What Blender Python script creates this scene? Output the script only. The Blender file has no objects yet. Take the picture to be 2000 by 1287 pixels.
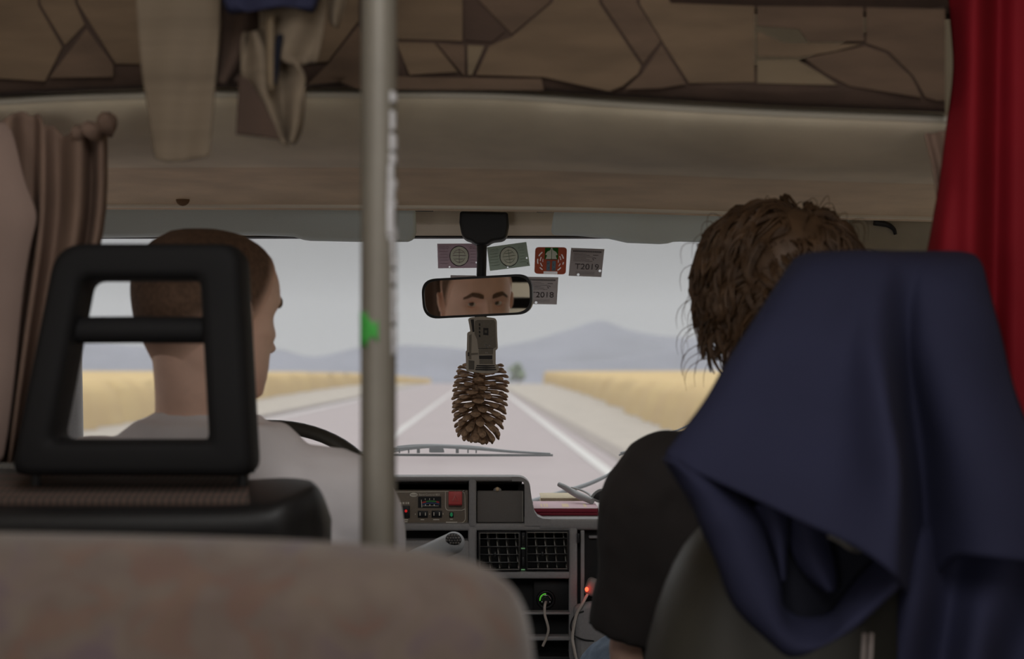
import bpy, bmesh, math, random
import numpy as np
from mathutils import Vector, Matrix, Euler

random.seed(7)
rng = np.random.default_rng(7)
scene = bpy.context.scene
COL = scene.collection
def LS(a, b, n):
    return [float(v) for v in np.linspace(a, b, n)]

# ------------------------------------------------------------------ camera
F = 2778.0                                   # focal length in pixels of the 2000 px frame (50 mm)
CAMZ = 1.80                                  # eye height above the road
PITCH = math.atan(84.5 / F)
cam_data = bpy.data.cameras.new('camera')
cam_data.lens = 50.0
cam_data.sensor_width = 36.0
cam_data.sensor_fit = 'HORIZONTAL'
cam_data.clip_start = 0.05
cam_data.clip_end = 30000
cam_data.dof.use_dof = True
cam_data.dof.focus_distance = 2.74
cam_data.dof.aperture_fstop = 3.6
cam = bpy.data.objects.new('camera', cam_data)
COL.objects.link(cam)
cam.location = (0, 0, CAMZ)
cam.rotation_euler = (math.pi / 2 + PITCH, 0, 0)
scene.camera = cam

# ------------------------------------------------------------------ view, sky, light
scene.view_settings.view_transform = 'Standard'
scene.view_settings.look = 'None'
scene.view_settings.gamma = 1.0
scene.view_settings.use_curve_mapping = False
scene.view_settings.exposure = 0.0
scene.cycles.use_denoising = True
scene.cycles.max_bounces = 10
scene.cycles.diffuse_bounces = 5
scene.cycles.glossy_bounces = 4
scene.cycles.transparent_max_bounces = 12
scene.cycles.volume_bounces = 0
scene.cycles.caustics_reflective = False
scene.cycles.caustics_refractive = False
scene.cycles.sample_clamp_indirect = 4.0

world = bpy.data.worlds.new('overcast_sky')
scene.world = world
world.use_nodes = True
wn = world.node_tree.nodes
wl = world.node_tree.links
wn.clear()
w_out = wn.new('ShaderNodeOutputWorld')
w_bg = wn.new('ShaderNodeBackground')
w_tc = wn.new('ShaderNodeTexCoord')
w_sep = wn.new('ShaderNodeSeparateXYZ')
w_ramp = wn.new('ShaderNodeValToRGB')
w_ramp.color_ramp.elements[0].position = 0.0
w_ramp.color_ramp.elements[0].color = (0.315, 0.312, 0.318, 1)
w_ramp.color_ramp.elements[1].position = 1.0
w_ramp.color_ramp.elements[1].color = (2.3, 2.3, 2.35, 1)
e = w_ramp.color_ramp.elements.new(0.12)
e.color = (0.315, 0.312, 0.318, 1)
wl.new(w_tc.outputs['Generated'], w_sep.inputs[0])
wl.new(w_sep.outputs['Z'], w_ramp.inputs[0])
wl.new(w_ramp.outputs['Color'], w_bg.inputs['Color'])
w_bg.inputs['Strength'].default_value = 1.0
wl.new(w_bg.outputs[0], w_out.inputs['Surface'])

def area_light(name, loc, target, sx, sy, power, color=(1, 1, 1)):
    d = bpy.data.lights.new(name, 'AREA')
    d.shape = 'RECTANGLE'
    d.size, d.size_y = sx, sy
    d.energy = power
    d.color = color
    o = bpy.data.objects.new(name, d)
    COL.objects.link(o)
    o.location = loc
    o.rotation_euler = (Vector(target) - Vector(loc)).to_track_quat('-Z', 'Y').to_euler()
    return o
# added fill lamps behind the camera, standing in for daylight from unseen openings
area_light('roof_fill', (0, 0.22, 2.74), (0.05, 2.3, 1.75), 0.66, 0.9, 9.0, (1.0, 0.99, 0.97))
area_light('rear_fill', (-0.7, -2.1, 1.75), (0, 2.4, 2.0), 0.8, 0.7, 5.0, (1.0, 0.97, 0.93))
area_light('right_fill', (1.04, -0.35, 1.60), (-0.1, 2.3, 2.05), 1.2, 0.6, 2.5, (1.0, 0.98, 0.96))
area_light('left_fill', (-1.04, -0.75, 1.60), (0.1, 2.3, 2.05), 0.8, 0.6, 7.0, (1.0, 0.98, 0.96))

# ------------------------------------------------------------------ helpers
def P(px, py, y):
    """World point on the plane at depth y that the lens sees at photo pixel (px, py)."""
    dx, dz = (px - 1000) / F, (643.5 - py) / F
    c, s = math.cos(PITCH), math.sin(PITCH)
    d = Vector((dx, c - dz * s, s + dz * c))
    return Vector((0, 0, CAMZ)) + d * (y / d.y)

def lin(r, g, b):
    f = lambda c: (c / 255 / 12.92) if c / 255 <= 0.04045 else ((c / 255 + 0.055) / 1.055) ** 2.4
    return (f(r), f(g), f(b))

MATS = {}
def mat(name, color, rough=0.6, metallic=0.0, spec=0.4, noise=None, bump=None, emit=None, sheen=0.0, stretch=None, trans=0.0, color2=None):
    """Principled material; noise = (scale, amount) varies the colour towards color2 or a darker self; bump = (scale, strength)."""
    m = bpy.data.materials.new(name)
    m.use_nodes = True
    nt = m.node_tree
    b = nt.nodes['Principled BSDF']
    b.inputs['Base Color'].default_value = (*color, 1)
    b.inputs['Roughness'].default_value = rough
    b.inputs['Metallic'].default_value = metallic
    b.inputs['Specular IOR Level'].default_value = spec
    if sheen:
        b.inputs['Sheen Weight'].default_value = sheen
    if emit:
        b.inputs['Emission Color'].default_value = (*emit[0], 1)
        b.inputs['Emission Strength'].default_value = emit[1]
    tc = None
    def coords():
        nonlocal tc
        if tc is None:
            t = nt.nodes.new('ShaderNodeTexCoord')
            tc = t.outputs['Object']
            if stretch:
                mp = nt.nodes.new('ShaderNodeMapping')
                mp.inputs['Scale'].default_value = stretch
                nt.links.new(tc, mp.inputs['Vector'])
                tc = mp.outputs['Vector']
        return tc
    if noise:
        n = nt.nodes.new('ShaderNodeTexNoise')
        n.inputs['Scale'].default_value = noise[0]
        n.inputs['Detail'].default_value = 5
        nt.links.new(coords(), n.inputs['Vector'])
        r = nt.nodes.new('ShaderNodeValToRGB')
        c2 = color2 if color2 else tuple(c * (1 - noise[1]) for c in color)
        c1 = color if color2 else tuple(min(1, c * (1 + noise[1] * 0.6)) for c in color)
        r.color_ramp.elements[0].position = 0.35
        r.color_ramp.elements[0].color = (*c2, 1)
        r.color_ramp.elements[1].position = 0.65
        r.color_ramp.elements[1].color = (*c1, 1)
        nt.links.new(n.outputs['Fac'], r.inputs[0])
        nt.links.new(r.outputs['Color'], b.inputs['Base Color'])
    if bump:
        n2 = nt.nodes.new('ShaderNodeTexNoise')
        n2.inputs['Scale'].default_value = bump[0]
        n2.inputs['Detail'].default_value = 3
        nt.links.new(coords(), n2.inputs['Vector'])
        bp = nt.nodes.new('ShaderNodeBump')
        bp.inputs['Strength'].default_value = bump[1]
        bp.inputs['Distance'].default_value = 0.002
        nt.links.new(n2.outputs['Fac'], bp.inputs['Height'])
        nt.links.new(bp.outputs['Normal'], b.inputs['Normal'])
    if trans:
        out = nt.nodes['Material Output']
        tl = nt.nodes.new('ShaderNodeBsdfTranslucent')
        tl.inputs['Color'].default_value = (*color, 1)
        mx = nt.nodes.new('ShaderNodeMixShader')
        mx.inputs[0].default_value = trans
        nt.links.new(b.outputs[0], mx.inputs[1])
        nt.links.new(tl.outputs[0], mx.inputs[2])
        nt.links.new(mx.outputs[0], out.inputs['Surface'])
    MATS[name] = m
    return m

def thing(name, label, cat, loc=(0, 0, 0), group=None, kind=None):
    o = bpy.data.objects.new(name, None)
    o.empty_display_size = 0.05
    COL.objects.link(o)
    o.location = loc
    tag(o, label, cat, group, kind)
    return o

def tag(o, label=None, cat=None, group=None, kind=None):
    if label: o['label'] = label
    if cat: o['category'] = cat
    if group: o['group'] = group
    if kind: o['kind'] = kind
    return o

def world_of(o):
    m = Matrix.LocRotScale(o.location, o.rotation_euler, o.scale)
    return m if o.parent is None else world_of(o.parent) @ o.matrix_parent_inverse @ m

def attach(o, parent):
    if parent is not None:
        o.parent = parent
        o.matrix_parent_inverse = world_of(parent).inverted()
    return o

class MB:
    """Collects shapes in one bmesh and links them as ONE mesh object."""
    def __init__(self):
        self.bm = bmesh.new()
    def _add(self, verts, faces, mi=0):
        vs = [self.bm.verts.new(v) for v in verts]
        out = []
        for f in faces:
            try:
                fc = self.bm.faces.new([vs[i] for i in f])
                fc.material_index = mi
                out.append(fc)
            except ValueError:
                pass
        return vs, out
    def box(self, c, s, bev=0.0, rot=None, mi=0, seg=2):
        t = bmesh.new()
        bmesh.ops.create_cube(t, size=1.0)
        for v in t.verts:
            v.co = Vector((v.co.x * s[0], v.co.y * s[1], v.co.z * s[2]))
        if bev > 0:
            bmesh.ops.bevel(t, geom=list(t.edges), offset=min(bev, 0.49 * min(s)), segments=seg, profile=0.5, affect='EDGES')
        M = Matrix.Translation(Vector(c))
        if rot is not None:
            M = M @ (rot.to_matrix().to_4x4() if isinstance(rot, Euler) else rot.to_4x4())
        self.merge(t, M, mi)
        return self
    def span(self, a, b, bev=0.0, mi=0, seg=2):
        a, b = Vector(a), Vector(b)
        return self.box((a + b) / 2, [abs(x) for x in (b - a)], bev, None, mi, seg)
    def merge(self, t, M, mi=0):
        mp = {}
        for v in t.verts:
            mp[v] = self.bm.verts.new(M @ v.co)
        for f in t.faces:
            nf = self.bm.faces.new([mp[v] for v in f.verts])
            nf.material_index = mi
        t.free()
    def sphere(self, c, r, nu=20, nv=14, mi=0, rot=None):
        r = (r, r, r) if not hasattr(r, '__len__') else r
        R = rot.to_matrix() if rot is not None else Matrix.Identity(3)
        rings = []
        for j in range(1, nv):
            a = math.pi * j / nv
            rings.append([Vector(c) + R @ Vector((r[0] * math.sin(a) * math.cos(2 * math.pi * i / nu), r[1] * math.sin(a) * math.sin(2 * math.pi * i / nu), r[2] * math.cos(a))) for i in range(nu)])
        self.loft(rings, mi=mi, tips=(Vector(c) + R @ Vector((0, 0, r[2])), Vector(c) - R @ Vector((0, 0, r[2]))))
        return self
    def loft(self, rings, mi=0, cap=True, closed=True, tips=None, loop=False):
        n = len(rings[0])
        vr = [[self.bm.verts.new(p) for p in r] for r in rings]
        m = len(rings)
        for j in range(m if loop else m - 1):
            a, b = vr[j], vr[(j + 1) % m]
            for i in range(n if closed else n - 1):
                k = (i + 1) % n
                f = self.bm.faces.new((a[i], a[k], b[k], b[i]))
                f.material_index = mi
        if closed and not loop:
            if tips:
                for ring, tip, flip in ((vr[0], tips[0], True), (vr[-1], tips[1], False)):
                    tv = self.bm.verts.new(tip)
                    for i in range(n):
                        k = (i + 1) % n
                        f = self.bm.faces.new((ring[k], ring[i], tv) if flip else (ring[i], ring[k], tv))
                        f.material_index = mi
            elif cap:
                f = self.bm.faces.new(list(reversed(vr[0]))); f.material_index = mi
                f = self.bm.faces.new(vr[-1]); f.material_index = mi
        return self
    def tube(self, pts, r, n=10, mi=0, cap=True, loop=False, flat=1.0):
        pts = [Vector(p) for p in pts]
        m = len(pts)
        rr = r if hasattr(r, '__len__') else [r] * m
        rings, up = [], None
        for i, p in enumerate(pts):
            if loop:
                t = pts[(i + 1) % m] - pts[i - 1]
            else:
                t = pts[min(i + 1, m - 1)] - pts[max(i - 1, 0)]
            t.normalize()
            if up is None:
                up = Vector((0, 0, 1)) if abs(t.z) < 0.9 else Vector((0, 1, 0))
            u = t.cross(up)
            if u.length < 1e-6:
                u = t.cross(Vector((1, 0, 0)))
            u.normalize()
            v = u.cross(t).normalized()
            up = v
            rings.append([p + (u * math.cos(2 * math.pi * k / n) + v * math.sin(2 * math.pi * k / n) * flat) * rr[i] for k in range(n)])
        return self.loft(rings, mi=mi, cap=cap, loop=loop)
    def grid(self, rows, mi=0):
        vr = [[self.bm.verts.new(p) for p in r] for r in rows]
        for a, b in zip(vr[:-1], vr[1:]):
            for i in range(len(a) - 1):
                f = self.bm.faces.new((a[i], a[i + 1], b[i + 1], b[i]))
                f.material_index = mi
        return self
    def prism(self, outline, thick, mi=0, mi_side=None):
        """Outline: 3-D points of a planar loop; thick: 3-D offset vector."""
        a = [self.bm.verts.new(p) for p in outline]
        b = [self.bm.verts.new(Vector(p) + Vector(thick)) for p in outline]
        fs = [self.bm.faces.new(a), self.bm.faces.new(list(reversed(b)))]
        for f in fs: f.material_index = mi
        n = len(a)
        for i in range(n):
            f = self.bm.faces.new((a[i], b[i], b[(i + 1) % n], a[(i + 1) % n]))
            f.material_index = mi if mi_side is None else mi_side
        return self
    def cyl(self, a, b, r, r2=None, n=24, mi=0):
        return self.tube([a, b], [r, r if r2 is None else r2], n, mi)
    def build(self, name, mats, parent=None, smooth=True, angle=40, mods=(), **tags):
        bmesh.ops.recalc_face_normals(self.bm, faces=list(self.bm.faces))
        me = bpy.data.meshes.new(name)
        self.bm.to_mesh(me)
        self.bm.free()
        for m in (mats if isinstance(mats, (list, tuple)) else [mats]):
            me.materials.append(m)
        if smooth:
            for p in me.polygons:
                p.use_smooth = True
            if angle < 180:
                try:
                    me.set_sharp_from_angle(angle=math.radians(angle))
                except Exception:
                    pass
        o = bpy.data.objects.new(name, me)
        COL.objects.link(o)
        for mod in mods:
            md = o.modifiers.new(mod[0].lower(), mod[0])
            for k, v in mod[1].items():
                setattr(md, k, v)
        attach(o, parent)
        tag(o, **tags)
        return o

def struct(name, mb, m, parent=None, **kw):
    o = mb.build(name, m, parent, **kw)
    if parent is None:
        o['kind'] = 'structure'
    return o

def clouds(name, size, depth=1):
    t = bpy.data.textures.new(name, 'CLOUDS')
    t.noise_scale = size
    t.noise_depth = depth
    return t

def spline(xs, ys, x):
    """Smooth monotone-ish interpolation (Catmull-Rom on uneven knots)."""
    xs, ys = np.asarray(xs, float), np.asarray(ys, float)
    x = np.clip(x, xs[0], xs[-1])
    d = np.gradient(ys, xs)
    i = np.clip(np.searchsorted(xs, x, side='right') - 1, 0, len(xs) - 2)
    h = xs[i + 1] - xs[i]
    t = (x - xs[i]) / h
    return (2 * t**3 - 3 * t**2 + 1) * ys[i] + (t**3 - 2 * t**2 + t) * h * d[i] + (-2 * t**3 + 3 * t**2) * ys[i + 1] + (t**3 - t**2) * h * d[i + 1]

def smooth_path(pts, n):
    pts = [Vector(p) for p in pts]
    s = [0.0]
    for a, b in zip(pts[:-1], pts[1:]):
        s.append(s[-1] + max((b - a).length, 1e-6))
    t = LS(0, s[-1], n)
    return [Vector((float(spline(s, [p.x for p in pts], q)), float(spline(s, [p.y for p in pts], q)), float(spline(s, [p.z for p in pts], q)))) for q in t]

def rounded(corners, radii, ns=6, na=6):
    """2-D polygon with rounded corners; every side gets ns points and every corner na points."""
    n = len(corners)
    out = []
    arcs = []
    for i in range(n):
        p, a, b = (Vector(corners[i]), Vector(corners[i - 1]), Vector(corners[(i + 1) % n]))
        u, v = (a - p).normalized(), (b - p).normalized()
        r = radii[i] if hasattr(radii, '__len__') else radii
        arcs.append([((1 - t) ** 2) * (p + u * r) + 2 * t * (1 - t) * p + t * t * (p + v * r) for t in LS(0, 1, na)])
    for i in range(n):
        out += arcs[i]
        e, s = arcs[i][-1], arcs[(i + 1) % n][0]
        out += [e.lerp(s, t) for t in LS(0, 1, ns + 2)[1:-1]]
    return out

def text(body, size, loc, ux, uy, m, parent, name='lettering', extrude=0.0002, align='CENTER'):
    cu = bpy.data.curves.new(name, 'FONT')
    cu.body = body
    cu.size = size
    cu.extrude = extrude
    cu.align_x = align
    cu.align_y = 'CENTER'
    cu.materials.append(m)
    o = bpy.data.objects.new(name, cu)
    COL.objects.link(o)
    X, Y = Vector(ux).normalized(), Vector(uy).normalized()
    Z = X.cross(Y).normalized()
    Y = Z.cross(X)
    M = Matrix((X, Y, Z)).transposed().to_4x4()
    o.rotation_euler = M.to_euler()
    o.location = loc
    me = bpy.data.meshes.new_from_object(o.evaluated_get(bpy.context.evaluated_depsgraph_get()))
    lo = bpy.data.objects.new(name, me)
    lo.rotation_euler, lo.location = o.rotation_euler, o.location
    COL.objects.link(lo)
    bpy.data.objects.remove(o)
    if not me.materials: me.materials.append(m)
    return attach(lo, parent)

# ------------------------------------------------------------------ materials
mat('header_vinyl', lin(222, 208, 184), 0.75, noise=(9, 0.10), bump=(420, 0.35))
mat('header_cloth', lin(214, 192, 164), 0.85, noise=(9, 0.12), bump=(420, 0.5))
mat('header_piping', lin(214, 206, 190), 0.6, bump=(300, 0.2))
mat('header_trim', lin(226, 212, 190), 0.8, bump=(600, 0.3))
mat('stain', lin(112, 88, 66), 0.8)
mat('patch_tan', lin(100, 82, 64), 0.9, noise=(14, 0.18), bump=(250, 0.4), stretch=(0.6, 1, 3))
mat('patch_beige', lin(107, 92, 73), 0.9, noise=(14, 0.15), bump=(250, 0.4), stretch=(0.6, 1, 3))
mat('patch_brown', lin(88, 70, 56), 0.9, noise=(14, 0.2), bump=(250, 0.4), stretch=(0.6, 1, 3))
mat('patch_dark', lin(64, 48, 39), 0.9, noise=(14, 0.2), bump=(250, 0.4))
mat('stripe_tan', lin(110, 96, 80), 0.9, noise=(10, 0.13), bump=(250, 0.4), stretch=(0.12, 0.2, 8))
mat('navy', lin(38, 39, 60), 0.85, spec=0.2, noise=(5, 0.12), bump=(500, 0.25))
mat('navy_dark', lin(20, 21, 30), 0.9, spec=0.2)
mat('red_cloth', lin(142, 24, 36), 0.75, spec=0.2, noise=(6, 0.12), bump=(600, 0.2), trans=0.25)
mat('curtain_brown', lin(128, 104, 90), 0.9, noise=(8, 0.15), bump=(400, 0.3), trans=0.15)
mat('curtain_pink', lin(146, 124, 114), 0.9, noise=(8, 0.12), bump=(400, 0.3), trans=0.15)
mat('visor_grey', lin(212, 222, 222), 0.75, bump=(700, 0.25))
mat('black_plastic', lin(38, 38, 40), 0.5, spec=0.4, bump=(900, 0.12))
mat('dash_plastic', lin(154, 152, 152), 0.55, spec=0.4, noise=(200, 0.05), bump=(900, 0.2))
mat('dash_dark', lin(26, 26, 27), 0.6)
mat('dash_lid', lin(116, 112, 108), 0.6, bump=(700, 0.4))
mat('panel_olive', lin(138, 126, 112), 0.55, noise=(300, 0.06))
mat('panel_line', lin(236, 230, 216), 0.6)
mat('panel_red', lin(214, 92, 90), 0.45)
mat('panel_red_side', lin(150, 40, 44), 0.5)
mat('switch_black', lin(24, 24, 26), 0.45)
mat('lamp_red', lin(200, 30, 30), 0.4, emit=((0.8, 0.03, 0.03), 0.35))
mat('lamp_green', lin(30, 110, 66), 0.4, emit=((0.03, 0.30, 0.12), 0.25))
mat('gauge_red', lin(190, 70, 70), 0.6)
mat('gauge_green', lin(70, 150, 80), 0.6)
mat('gauge_blue', lin(90, 120, 190), 0.6)
mat('vent_vane', lin(50, 50, 50), 0.35)
mat('vent_edge', lin(180, 176, 168), 0.4)
mat('mark_green', lin(120, 190, 120), 0.5, emit=((0.25, 0.5, 0.25), 0.15))
mat('chrome', lin(210, 210, 212), 0.2, metallic=1.0)
mat('led_red', lin(255, 40, 30), 0.4, emit=((1.0, 0.05, 0.02), 5.0))
mat('led_green', lin(60, 200, 40), 0.4, emit=((0.12, 0.6, 0.05), 0.5))
mat('cable_white', lin(196, 186, 176), 0.5)
mat('cable_black', lin(26, 26, 26), 0.45)
mat('charger_shell', lin(150, 138, 134), 0.5)
mat('pole_metal', lin(112, 106, 96), 0.5, metallic=0.2, spec=0.5, noise=(30, 0.06))
mat('tape_white', lin(190, 188, 190), 0.7)
mat('tape_green', lin(60, 150, 60), 0.7)
mat('headrest_vinyl', lin(24, 23, 24), 0.7, spec=0.2, noise=(6, 0.15), bump=(500, 0.25))
mat('seat_vinyl', lin(27, 26, 27), 0.5, spec=0.45, noise=(8, 0.15), bump=(400, 0.25))
mat('seat_olive', lin(64, 61, 54), 0.45, spec=0.5, noise=(6, 0.12), bump=(300, 0.2))
mat('mirror_glass', (0.86, 0.87, 0.86), 0.02, metallic=1.0)
mat('mirror_shell', lin(28, 28, 29), 0.45)
mat('skin', lin(238, 197, 177), 0.5, spec=0.35, noise=(22, 0.08), bump=(300, 0.15))
mat('skin_lid', lin(214, 156, 130), 0.5, spec=0.35)
mat('eye_white', lin(216, 208, 200), 0.25, spec=0.5)
mat('eye_iris', lin(88, 70, 52), 0.25, spec=0.5)
mat('eye_pupil', lin(10, 9, 9), 0.15, spec=0.6)
mat('hair_buzz', lin(104, 80, 64), 0.85, noise=(160, 0.25), bump=(500, 0.6))
def fade_hair():
    """Cropped hair thins out to skin along its lower edge (a worn fade cut)."""
    nt = MATS['hair_buzz'].node_tree
    b = nt.nodes['Principled BSDF']
    src = b.inputs['Base Color'].links[0].from_socket
    at = nt.nodes.new('ShaderNodeAttribute'); at.attribute_name = 'thickness'
    mx = nt.nodes.new('ShaderNodeMix'); mx.data_type = 'RGBA'
    mx.inputs[6].default_value = (*lin(230, 189, 168), 1)
    nt.links.new(at.outputs['Fac'], mx.inputs[0])
    nt.links.new(src, mx.inputs[7])
    nt.links.new(mx.outputs[2], b.inputs['Base Color'])
fade_hair()
mat('brow_hair', lin(112, 86, 68), 0.85, noise=(200, 0.3), bump=(400, 0.8))
mat('hair_brown', lin(100, 74, 52), 0.5, spec=0.5, noise=(30, 0.3), trans=0.35)
mat('shirt_grey', lin(230, 224, 226), 0.9, noise=(7, 0.06), bump=(500, 0.25))
mat('shirt_black', lin(42, 37, 36), 0.9, noise=(7, 0.1), bump=(500, 0.25))
mat('jeans', lin(128, 146, 168), 0.9, noise=(60, 0.2), bump=(500, 0.4))
mat('shoe', lin(40, 38, 36), 0.7)
mat('cone_scale', lin(172, 142, 116), 0.75, noise=(180, 0.35), bump=(300, 0.6))
mat('card_rim', lin(176, 168, 156), 0.7)
mat('card_grey', lin(120, 114, 104), 0.7, noise=(200, 0.08))
mat('card_mid', lin(96, 92, 86), 0.7)
mat('card_dark', lin(46, 44, 44), 0.7)
mat('vignette_pink', lin(192, 178, 184), 0.7, noise=(140, 0.12), stretch=(0.3, 1, 2), trans=0.8)
mat('vignette_pale', lin(200, 200, 190), 0.7, trans=0.8)
mat('vignette_green', lin(180, 187, 178), 0.7, noise=(140, 0.12), stretch=(0.3, 1, 2), trans=0.8)
mat('vignette_grey', lin(178, 172, 170), 0.7, noise=(220, 0.14), stretch=(0.4, 1, 2), trans=0.8)
mat('vignette_ink', lin(120, 116, 116), 0.7, trans=0.8)
mat('vignette_red', lin(186, 126, 106), 0.7, trans=0.8)
mat('vignette_leaf', lin(70, 130, 70), 0.7, trans=0.8)
mat('vignette_white', lin(232, 230, 230), 0.7, trans=0.8)
mat('vignette_blue', lin(140, 152, 158), 0.7, noise=(300, 0.3), trans=0.8)
mat('wiper_grey', lin(112, 118, 122), 0.5)
mat('wiper_dark', lin(70, 74, 76), 0.5)
mat('wheel_rim', lin(58, 56, 50), 0.45)
mat('knob_grey', lin(170, 172, 174), 0.4)
mat('book_pink', lin(206, 170, 178), 0.5)
mat('book_maroon', lin(140, 34, 56), 0.6)
mat('book_gold', lin(222, 196, 160), 0.6)
mat('book_beige', lin(196, 182, 154), 0.8, noise=(300, 0.1))
mat('glasses_grey', lin(150, 152, 152), 0.4)
mat('tissue_white', lin(196, 196, 196), 0.9)
mat('wall_beige', lin(186, 174, 152), 0.8, noise=(10, 0.06))
mat('pillar_beige', lin(182, 176, 160), 0.75, noise=(12, 0.1))
mat('floor_grey', lin(80, 76, 72), 0.9, noise=(40, 0.2))
mat('rubber', lin(26, 26, 27), 0.7)
mat('asphalt', lin(143, 132, 131), 0.95, noise=(0.6, 0.05))
mat('lane_paint', lin(180, 177, 173), 0.9)
mat('strip_dark', lin(128, 118, 110), 0.95, noise=(2, 0.15))
mat('verge', lin(152, 143, 131), 0.95, noise=(0.8, 0.12))
mat('wheat', lin(184, 157, 100), 0.95, noise=(0.5, 0.12), color2=lin(174, 145, 90))
mat('soil', lin(190, 176, 150), 0.95, noise=(0.02, 0.15))
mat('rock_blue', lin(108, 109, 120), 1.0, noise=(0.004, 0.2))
mat('tree_green', lin(112, 126, 104), 0.95, noise=(0.8, 0.3))
mat('bark', lin(90, 76, 62), 0.95)

def floral_mat():
    m = bpy.data.materials.new('floral_plush')
    m.use_nodes = True
    nt = m.node_tree
    b = nt.nodes['Principled BSDF']
    b.inputs['Roughness'].default_value = 0.95
    b.inputs['Sheen Weight'].default_value = 0.3
    tc = nt.nodes.new('ShaderNodeTexCoord')
    n = nt.nodes.new('ShaderNodeTexNoise'); n.inputs['Scale'].default_value = 16; n.inputs['Detail'].default_value = 3; n.inputs['Distortion'].default_value = 1.2
    v = nt.nodes.new('ShaderNodeTexVoronoi'); v.inputs['Scale'].default_value = 30
    r1 = nt.nodes.new('ShaderNodeValToRGB')
    cr = r1.color_ramp
    cr.elements[0].position, cr.elements[0].color = 0.30, (*lin(80, 66, 74), 1)
    cr.elements[1].position, cr.elements[1].color = 0.72, (*lin(92, 72, 58), 1)
    for pos, c in ((0.45, lin(94, 81, 72)), (0.55, lin(88, 76, 67)), (0.62, lin(92, 68, 57))):
        q = cr.elements.new(pos); q.color = (*c, 1)
    r2 = nt.nodes.new('ShaderNodeValToRGB')
    r2.color_ramp.elements[0].position, r2.color_ramp.elements[0].color = 0.05, (*lin(98, 85, 74), 1)
    r2.color_ramp.elements[1].position, r2.color_ramp.elements[1].color = 0.7, (*lin(76, 60, 55), 1)
    mx = nt.nodes.new('ShaderNodeMix'); mx.data_type = 'RGBA'; mx.inputs[0].default_value = 0.35
    nt.links.new(tc.outputs['Object'], n.inputs['Vector'])
    nt.links.new(tc.outputs['Object'], v.inputs['Vector'])
    nt.links.new(n.outputs['Fac'], r1.inputs[0])
    nt.links.new(v.outputs['Distance'], r2.inputs[0])
    nt.links.new(r1.outputs[0], mx.inputs[6])
    nt.links.new(r2.outputs[0], mx.inputs[7])
    nt.links.new(mx.outputs[2], b.inputs['Base Color'])
    n2 = nt.nodes.new('ShaderNodeTexNoise'); n2.inputs['Scale'].default_value = 300
    bp = nt.nodes.new('ShaderNodeBump'); bp.inputs['Strength'].default_value = 0.4; bp.inputs['Distance'].default_value = 0.002
    nt.links.new(tc.outputs['Object'], n2.inputs['Vector'])
    nt.links.new(n2.outputs['Fac'], bp.inputs['Height'])
    nt.links.new(bp.outputs[0], b.inputs['Normal'])
    MATS['floral_plush'] = m

def plaid_mat():
    m = bpy.data.materials.new('plaid_cloth')
    m.use_nodes = True
    nt = m.node_tree
    b = nt.nodes['Principled BSDF']
    b.inputs['Roughness'].default_value = 0.95
    tc = nt.nodes.new('ShaderNodeTexCoord')
    def wave(direction, scale):
        w = nt.nodes.new('ShaderNodeTexWave')
        w.bands_direction = direction
        w.inputs['Scale'].default_value = scale
        w.inputs['Distortion'].default_value = 0.4
        nt.links.new(tc.outputs['Object'], w.inputs['Vector'])
        return w.outputs['Fac']
    a, c = wave('X', 40), wave('Z', 60)
    r1 = nt.nodes.new('ShaderNodeValToRGB')
    r1.color_ramp.elements[0].position, r1.color_ramp.elements[0].color = 0.3, (*lin(46, 43, 41), 1)
    r1.color_ramp.elements[1].position, r1.color_ramp.elements[1].color = 0.75, (*lin(98, 74, 67), 1)
    r2 = nt.nodes.new('ShaderNodeValToRGB')
    r2.color_ramp.elements[0].position, r2.color_ramp.elements[0].color = 0.3, (*lin(60, 63, 55), 1)
    r2.color_ramp.elements[1].position, r2.color_ramp.elements[1].color = 0.7, (*lin(92, 70, 63), 1)
    nt.links.new(a, r1.inputs[0]); nt.links.new(c, r2.inputs[0])
    mx = nt.nodes.new('ShaderNodeMix'); mx.data_type = 'RGBA'; mx.inputs[0].default_value = 0.5
    nt.links.new(r1.outputs[0], mx.inputs[6]); nt.links.new(r2.outputs[0], mx.inputs[7])
    nt.links.new(mx.outputs[2], b.inputs['Base Color'])
    MATS['plaid_cloth'] = m

def glass_mat():
    m = bpy.data.materials.new('window_glass')
    m.use_nodes = True
    nt = m.node_tree
    nt.nodes.remove(nt.nodes['Principled BSDF'])
    t = nt.nodes.new('ShaderNodeBsdfTransparent'); t.inputs[0].default_value = (0.97, 0.98, 0.975, 1)
    # added translucent layer that veils the view outside with a pale haze
    du = nt.nodes.new('ShaderNodeBsdfTranslucent'); du.inputs[0].default_value = (0.9, 0.89, 0.88, 1)
    dm = nt.nodes.new('ShaderNodeMixShader'); dm.inputs[0].default_value = 0.06
    g = nt.nodes.new('ShaderNodeBsdfGlossy'); g.inputs['Roughness'].default_value = 0.02
    fr = nt.nodes.new('ShaderNodeFresnel'); fr.inputs['IOR'].default_value = 1.12
    mx = nt.nodes.new('ShaderNodeMixShader')
    nt.links.new(fr.outputs[0], mx.inputs[0])
    nt.links.new(t.outputs[0], dm.inputs[1])
    nt.links.new(du.outputs[0], dm.inputs[2])
    nt.links.new(dm.outputs[0], mx.inputs[1])
    nt.links.new(g.outputs[0], mx.inputs[2])
    nt.links.new(mx.outputs[0], nt.nodes['Material Output'].inputs['Surface'])
    MATS['window_glass'] = m

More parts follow.
